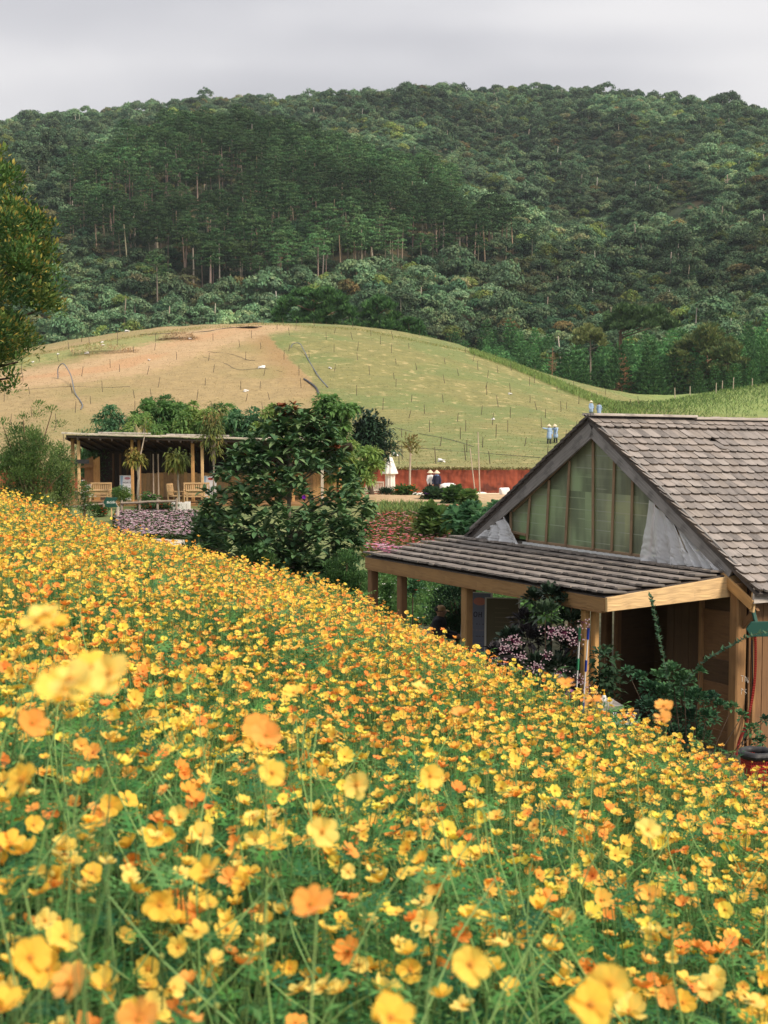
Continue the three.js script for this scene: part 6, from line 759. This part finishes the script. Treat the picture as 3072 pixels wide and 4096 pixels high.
function bareTree(label, px0, py0, px1, py1, Z, c, o = {}) { const b0 = hit((px0 + px1) / 2, py1, 240), ZZ = Z || -b0.z - 4, cx = (px0 + px1) / 2, base = V(at(cx, py1, ZZ).x, at(cx, py1, ZZ).y, -ZZ), t = thing('bare_tree', label, 'tree', base), g = new Geo(), W = S(px1 - px0, ZZ) / 2, H = S(py1 - py0, ZZ), k = o.th ?? 1; g.tube([V(0, -3, 0), V(0, H * 0.3, 0), V(W * 0.05, H * 0.6, 0), V(0, H * 0.95, 0)], H * 0.022 * k, H * 0.006 * k, 6); const n = o.n ?? 40; for (let i = 0; i < n; i++) { const s = rr(0.2, 0.9), a = V(0, H * s, 0), w = rnd() * 6.28, R = W * (o.cone ? (1.05 - s) * 1.3 : Math.sin(Math.PI * clamp(s * 0.85 + 0.12))) * rr(0.6, 1), e = V(Math.cos(w) * R, H * s + R * rr(0.3, 0.9) * (o.cone ? 0.1 : 1), Math.sin(w) * R); g.tube([a, a.clone().lerp(e, 0.5).add(V(0, -R * 0.08, 0)), e], H * 0.007 * k, H * 0.003 * k, 3); for (let j = 0; j < (o.tw ?? 5); j++) { const f = a.clone().lerp(e, rr(0.35, 1)), d = rdir(); d.y = Math.abs(d.y); g.tube([f, f.clone().addScaledVector(d, R * 0.4)], H * 0.0035 * k, H * 0.0015 * k, 3); } } part('branches', g.build(), c, t); return t; }
const bb = bark(0.4, 0.24, 0.15), bp = bark(0.72, 0.62, 0.5);
bareTree('bare brown leafless tree in the middle of the pine slope', 268, 236, 296, 268, 0, bb, { n: 90, tw: 8 });
bareTree('dead reddish-brown conifer among the young green ones at the right', 612, 352, 636, 402, 262, bark(0.5, 0.27, 0.15), { n: 70, cone: 1, th: 1 });
bareTree('small brown leafless conifer left of the dead reddish one', 544, 346, 560, 378, 262, bark(0.42, 0.26, 0.15), { n: 40, cone: 1 });
bareTree('white forked dead trunk high in the forest at the right', 722, 174, 732, 196, 0, bp, { n: 7, tw: 2, th: 2.2 });
bareTree('pale leafless tree with crooked boughs low in the forest, right of the centre', 440, 300, 458, 322, 0, bp, { n: 10, tw: 2, th: 1.2 });
bareTree('short white dead stump with broken arms below the pines at the left', 178, 296, 186, 312, 0, bp, { n: 5, tw: 1, th: 2.4 });
for (const [px, y0, y1, lab] of [[193, 254, 292, 'leftmost'], [209.5, 262, 291, 'second from the left'], [229.5, 262, 289, 'third from the left'], [240, 262, 295, 'fourth from the left'], [250, 264, 288, 'rightmost']]) { const b = hit(px, y1, 240), Z = -b.z, g = new Geo(), top = at(px, y0 - 6, Z).sub(b), t = thing('pine_tree', 'tall pale-trunked pine, ' + lab + ' of five below the pine slope', 'tree', b); g.tube([V(0, -1, 0), top.clone().multiplyScalar(0.5).add(V(0.2, 0, 0)), top], 0.32, 0.16, 6); part('trunk', g.build(), M.barkPale, t); const cl = []; for (let i = 0; i < 16; i++) cl.push({ p: top.clone().add(V(rr(-4.2, 4.2), rr(-1.5, 4), rr(-3, 3))), r: rr(1.4, 2.2), f: 0.45 }); part('crown', scrapCrown(cl, 42, 0.8, [C(0.05, 0.085, 0.03), C(0.06, 0.1, 0.035)], 0.6).build(), DENSE, t); }

// ---------------------------------------------------------------- the field of cosmos flowers
reseed(101);
const petalGeo = (cup, tw) => { // one broad notched petal, from the centre outwards along +x
  const g = new Geo(), rows = [[0, 0.25], [0.3, 0.66], [0.62, 1], [0.88, 0.98], [1, 0.62]], L = 0.0275, W = 0.0104; let prev = null;
  rows.forEach(([t, w], i) => { const y = cup * L * Math.pow(t, 1.3) * 1.05, c = C(1, lerp(0.78, 1, sst(0, 0.45, t)), lerp(0.7, 1, sst(0, 0.5, t))), row = [-1, 0, 1].map((s) => g.v(0.002 + L * t * (1 + (i === 4 ? (s ? -0.07 : 0.03) : 0)), y - (s ? 0.0022 * w : 0) + s * tw * 0.002, s * w * W, s, t, c)); if (prev) for (const k of [0, 1]) g.i.push(prev[k], prev[k + 1], row[k], prev[k + 1], row[k + 1], row[k]); prev = row; });
  return g.build();
};
const centreGeo = () => { const g = new THREE.SphereGeometry(0.0052, 10, 6, 0, 6.2832, 0, 1.7); g.scale(1, 0.9, 1); g.translate(0, 0.0015, 0); return g; };
const CUPS = [0.28, 0.45, 0.7, 0.95];
const petals = CUPS.map((c, i) => petalGeo(c, i % 2 ? 1 : -1));
const petalMat = (r, g, b) => new THREE.MeshPhysicalMaterial({ color: C(r, g, b), vertexColors: true, roughness: 0.75, transmission: 0.38, thickness: 0, side: THREE.DoubleSide, specularIntensity: 0.3 });
const YEL = [petalMat(0.98, 0.7, 0.12), petalMat(0.98, 0.76, 0.19), petalMat(0.98, 0.63, 0.085)], ORA = [petalMat(0.97, 0.42, 0.08), petalMat(0.97, 0.48, 0.11), petalMat(0.95, 0.35, 0.065)];
const CEN = new THREE.MeshStandardMaterial({ color: C(0.45, 0.2, 0.02), roughness: 0.9 }), STEM = new THREE.MeshStandardMaterial({ color: C(0.15, 0.26, 0.08), roughness: 0.8 });
const headGeo = CUPS.map((c, i) => { const g = new Geo(); for (let k = 0; k < 8; k++) g.add(petals[i], new THREE.Matrix4().makeRotationY(k * Math.PI / 4 + rr(-0.1, 0.1)).multiply(new THREE.Matrix4().makeRotationZ(rr(-0.3, 0.22))).multiply(new THREE.Matrix4().makeRotationX(rr(-0.25, 0.25))).multiply(new THREE.Matrix4().makeScale(rr(0.86, 1.1), 1, rr(0.9, 1.15)))); g.add(centreGeo(), null, C(0.5, 0.35, 0.3)); return g.build(); });
const stemGeo = (h, bx, bz) => { const g = new Geo(); g.tube([V(bx, 0, bz), V(bx * 0.6, h * 0.45, bz * 0.6), V(bx * 0.1, h * 0.8, bz * 0.1), V(0, h, 0)], 0.0026, 0.0013, 4, WHITE); return g.build(); };
// leaves of the plants: thin stems with deeply cut, fern-like leaves
function plantGeo(seedN) {
  reseed(seedN); const g = new Geo(), cols = [C(0.06, 0.2, 0.06), C(0.08, 0.23, 0.065), C(0.04, 0.145, 0.06), C(0.11, 0.26, 0.075)];
  for (let s = 0; s < 6; s++) {
    const w = rnd() * 6.28, H = rr(0.48, 0.78), R = rr(0.05, 0.17), tip = V(Math.cos(w) * R, H, Math.sin(w) * R), sc = vary(C(0.15, 0.25, 0.08), 0.2), curve = (t) => V(tip.x * t * (0.6 + 0.4 * t), H * t, tip.z * t * (0.6 + 0.4 * t));
    g.tube([curve(0), curve(0.4), curve(0.75), curve(1)], 0.0034, 0.0018, 4, sc);
    for (let l = 0; l < 4; l++) {
      const t = rr(0.25, 0.97), b = curve(t), a = rnd() * 6.28, D = V(Math.cos(a), rr(0.05, 0.7), Math.sin(a)).normalize(), sd = V(-D.z, 0, D.x).normalize(), N = V(0, 0, 0).crossVectors(sd, D).multiplyScalar(-1), L = rr(0.11, 0.19), c = vary(pick(cols), 0.2);
      for (let k = 1; k <= 5; k++) { const q = b.clone().addScaledVector(D, L * k / 5.5).add(V(0, -0.12 * L * k * k / 25, 0)), len = L * 0.42 * (1.05 - k / 7); for (const m of [-1, 1]) { const e = D.clone().multiplyScalar(0.75).addScaledVector(sd, m).normalize(); g.leaf(q, e, N, len, len * 0.28, c, 0.15, 0.08); if (k < 4) g.leaf(q.clone().addScaledVector(e, len * 0.45), D, N, len * 0.42, len * 0.2, c, 0.1, 0.05); } }
      g.leaf(b.clone().addScaledVector(D, L * 0.85), D, N, L * 0.3, L * 0.1, c, 0.2, 0.05); g.tube([b, b.clone().addScaledVector(D, L * 0.9)], 0.0014, 0.0008, 3, c);
    }
  }
  return g.build();
}
{
  const kinds = [201, 202, 203, 204].map(plantGeo); reseed(111);
  const leafMats = kinds.map(() => [[], []]), flowers = [], buds = [[], []];
  const half = (Z) => 0.275 * Z + 0.7;
  // plants
  for (let Z = 0.55; Z < 31; Z += 0.2) for (let x = -Math.min(half(Z), 12); x < half(Z); x += 0.21) {
    const X = x + rr(-0.1, 0.1), D = Z + rr(-0.1, 0.1), e = edgeDist(X, D); if (e > 0.55 || Math.hypot(X, D) < 0.75) continue;
    const s = rr(0.85, 1.15) * (e > 0 ? 0.9 : 1), k = Math.floor(rnd() * 4), f = rr(0.8, 1.25);
    leafMats[k][0].push(mat4(V(X, groundH(X, D) - 0.02, -D), new THREE.Euler(rr(-0.12, 0.12), rnd() * 6.28, rr(-0.12, 0.12)), V(s, s * PLANT / 0.74, s))); leafMats[k][1].push(C(f, f * rr(0.92, 1.06), f * rr(0.85, 1.1)));
  }
  // blossoms: their height over the soil, tilt and colour
  const dens = (Z) => interp([[0.8, 60], [2.5, 85], [5, 130], [9, 205], [30, 260]], Z), cell = 0.25;
  for (let Z = 0.9; Z < 31; Z += cell) for (let x = -Math.min(half(Z), 12); x < half(Z); x += cell) {
    const lam = dens(Z) * cell * cell * (0.45 + 1.1 * fbm(x * 0.9 + 3, Z * 0.9, 3)); let n = Math.floor(lam); if (rnd() < lam - n) n++;
    for (let i = 0; i < n; i++) {
      const X = x + rnd() * cell, D = Z + rnd() * cell, e = edgeDist(X, D), g = groundH(X, D); if (e > 0.5) continue;
      const h = PLANT * (rr(0.6, 1.12) + (rnd() < 0.08 ? rr(0.05, 0.22) : 0)); if (Math.hypot(X, D) < 1.5 && g + h > -0.75) continue;
      const orange = rnd() < 0.14 + 0.3 * sst(0.48, 0.68, fbm(X * 1.3 + 50, D * 1.3, 2)), face = rnd();
      flowers.push({ p: V(X, g + h, -D), h, orange, cup: Math.floor(rnd() * 4), tilt: face < 0.26 ? rr(0.6, 1.25) : rr(0.0, 0.6), az: face < 0.26 ? rr(-1.0, 1.0) : rr(-3.14, 3.14), s: rr(0.62, 1.2) * interp([[3, 1.1], [9, 0.84], [16, 0.74]], D), mat: Math.floor(rnd() * 3), d: Math.hypot(X, g + h, D), bx: rr(-0.08, 0.08), bz: rr(-0.08, 0.08) });
      if (rnd() < 0.45) { const q = V(X + rr(-0.12, 0.12), g + h * rr(0.8, 1.06), -D + rr(-0.12, 0.12)); buds[0].push(mat4(q, new THREE.Euler(0, 0, 0), V(1, 1, 1).multiplyScalar(rr(0.7, 1.3)))); buds[1].push(pick([C(0.4, 0.3, 0.05), C(0.25, 0.27, 0.06), C(0.5, 0.25, 0.04)])); }
    }
  }
  // single blossoms close to the lens, high above the others
  for (const [px, py, Z, or, tl] of [[92, 668, 2.0, 0, 0.5], [110, 674, 1.9, 0, 0.9], [100, 684, 2.1, 0, 0.4], [70, 680, 1.6, 0, 0.6], [62, 690, 1.7, 0, 0.4], [45, 615, 2.3, 0, 0.3], [38, 622, 2.4, 0, 0.5], [52, 624, 2.5, 0, 0.4], [267, 736, 2.9, 1, 0.9], [258, 728, 3.0, 1, 0.6], [566, 684, 4.4, 1, 0.15], [664, 706, 4.6, 1, 0.5], [662, 718, 4.5, 1, 0.4], [594, 700, 4.8, 1, 0.2], [420, 688, 4.6, 0, 0.4], [294, 693, 4.4, 0, 0.5], [460, 714, 4.2, 1, 0.1], [430, 776, 3.4, 0, 1.2], [312, 905, 2.2, 1, 0.5], [30, 958, 2.2, 0, 1.0], [70, 982, 2.1, 1, 0.8], [160, 905, 2.6, 0, 1.25], [272, 773, 3.3, 0, 1.1], [357, 785, 3.2, 0, 1.25], [648, 830, 3.2, 0, 0.5], [322, 832, 2.9, 0, 1.15], [140, 1020, 1.9, 1, 0.9], [610, 985, 2.0, 0, 1.1], [470, 965, 2.2, 0, 1.0], [390, 1018, 1.9, 0, 0.9], [206, 872, 2.7, 0, 0.6], [590, 1005, 1.95, 0, 1.0], [32, 723, 2.7, 1, 0.9], [22, 780, 2.6, 0, 1.1]]) {
    const p = at(px, py, Z), g = groundH(p.x, Z); flowers.push({ p, h: p.y - g, orange: !!or, cup: pick([0, 1, 1]), tilt: tl, az: rr(-0.7, 0.7), s: rr(0.95, 1.15), mat: Math.floor(rnd() * 3), d: p.length() * 0.3, bx: rr(-0.1, 0.1), bz: rr(-0.05, 0.05) });
  }
  flowers.sort((a, b) => a.d - b.d);
  const inView = (f) => { const u = f.p.x / -f.p.z, v = f.p.y / -f.p.z; return Math.abs(u) < 0.29 && v > -0.5 && v < 0.3; };
  const q4 = (f) => new THREE.Quaternion().setFromAxisAngle(V(Math.cos(f.az), 0, -Math.sin(f.az)), f.tilt).multiply(new THREE.Quaternion().setFromAxisAngle(UP, f.az * 5));
  const protos = {}, heads = { y: CUPS.map(() => [[], []]), o: CUPS.map(() => [[], []]) }, stems = [[], []], unitStem = stemGeo(1, 0.12, 0.06); let named = 0; const shown = [];
  for (const f of flowers) {
    if (named < 298 && inView(f)) {
      named++; const key = (f.orange ? 'o' : 'y') + f.cup + f.mat; let o;
      if (!protos[key]) { // one of each kind with its parts; the others are copies
        o = protos[key] = new THREE.Group(); o.name = numbered('cosmos_flower'); const head = part('blossom', centreGeo(), CEN, o), m = (f.orange ? ORA : YEL)[f.mat]; for (let k = 0; k < 8; k++) { const pt = part('petal', petals[f.cup], m, head); pt.rotation.set(rr(-0.25, 0.25), k * Math.PI / 4 + rr(-0.12, 0.12), rr(-0.3, 0.22), 'YZX'); pt.scale.set(rr(0.86, 1.1), 1, rr(0.9, 1.15)); } part('stem', unitStem, STEM, o); scene.add(o);
      } else { o = protos[key].clone(); o.name = numbered('cosmos_flower'); scene.add(o); }
      o.position.set(f.p.x, f.p.y - f.h, f.p.z); const hd = o.children[0], st = o.children[1]; hd.position.set(0, f.h, 0); hd.quaternion.copy(q4(f)); hd.scale.setScalar(f.s); st.scale.set(f.bx / 0.12, f.h - 0.002, 1);
      st.rotation.y = 0; f.o = o; shown.push(f);
    } else {
      const set = heads[f.orange ? 'o' : 'y'][f.cup]; set[0].push(new THREE.Matrix4().compose(f.p, q4(f), V(f.s, f.s, f.s))); const k = [1, 1.12, 0.88][f.mat] * rr(0.94, 1.06); set[1].push(C(1, k, 1)); stems[0].push(mat4(V(f.p.x, f.p.y - f.h, f.p.z), new THREE.Euler(0, f.az, 0), V(1, f.h, 1))); stems[1].push(vary(C(1, 1, 1), 0.2));
    }
  }
  // each of the near blooms described by colour, pose and where in the foreground it stands
  {
    const seen = {}, ROW = ['bottom edge', 'low', 'lower foreground', 'middle of foreground', 'upper foreground', 'high in field', 'top of field'], COL = ['far left', 'left', 'left of centre', 'centre', 'right of centre', 'right', 'far right'];
    for (const f of shown) {
      const u = f.p.x / -f.p.z, v = f.p.y / -f.p.z, px = 384 + FPX * u, py = H0 - v * FPX * 0.99, row = ROW[clamp(Math.floor((1024 - py) / 62), 0, 6)], col = COL[clamp(Math.floor(px / 110), 0, 6)], hue = f.orange ? 'orange' : ['yellow', 'pale yellow', 'golden yellow'][f.mat], pose = f.tilt > 0.6 ? 'facing us' : f.cup > 1 ? 'cupped' : 'opened flat';
      const key = [hue, pose, row, col].join(); (seen[key] ??= []).push([f, hue, pose, row, col, px]);
    }
    for (const l of Object.values(seen)) {
      l.sort((a, b) => a[5] - b[5]); const many = ['leftmost', 'second', 'third', 'fourth', 'fifth', 'sixth', 'seventh', 'eighth'];
      l.forEach(([f, hue, pose, row, col], i) => { const which = l.length === 1 ? '' : l.length === 2 ? ['left one of two: ', 'right one of two: '][i] : (many[i] ?? 'one') + (i ? ' from the left: ' : ': '); f.o.userData = { label: `${which}${hue} cosmos flower ${pose}, ${row}, ${col}`, category: 'flower', group: f.orange ? 'nearest orange cosmos flowers' : 'nearest yellow cosmos flowers' }; });
    }
  }
  for (let i = 0; i < 420; i++) { const Z = rr(1.9, 7), x = rr(-1, 1) * half(Z), w = rr(-1.1, 1.1), h = rr(0.55, 0.9); if (edgeDist(x, Z) > 0) continue; stems[0].push(mat4(V(x, groundH(x, Z) + rr(0.1, 0.3), -Z), new THREE.Euler(rr(-0.4, 0.4), 0, w), V(1.3, h, 1.3))); stems[1].push(vary(C(1.5, 1.45, 1.4), 0.2)); }
  console.log('flowers', flowers.length, 'plants', leafMats.reduce((a, k) => a + k[0].length, 0));
  const field = new THREE.Group(); field.name = 'flower_field'; scene.add(field); tag(field, 'sloping field of thousands of yellow and orange cosmos flowers behind the nearest blooms', null, null, 'stuff');
  CUPS.forEach((_, i) => { instanced('yellow_blossom', headGeo[i], YEL[0], heads.y[i][0], heads.y[i][1], field); instanced('orange_blossom', headGeo[i], ORA[0], heads.o[i][0], heads.o[i][1], field); });
  instanced('stem', unitStem, STEM, stems[0], stems[1], field); instanced('bud', new THREE.SphereGeometry(0.0075, 8, 6).scale(1, 1.1, 1), new THREE.MeshStandardMaterial({ roughness: 0.8 }), buds[0], buds[1], field);
  const fm = new THREE.MeshPhysicalMaterial({ vertexColors: true, roughness: 0.85, transmission: 0.3, thickness: 0, side: THREE.DoubleSide, specularIntensity: 0.1 });
  kinds.forEach((g, i) => instanced('foliage', g, fm, leafMats[i][0], leafMats[i][1], field));
}
scene.fog = new THREE.FogExp2(0xc6d2da, 0.00009);
scene.traverse((o) => { if (o.isMesh) o.castShadow = o.receiveShadow = true; });
renderer.render(scene, camera);
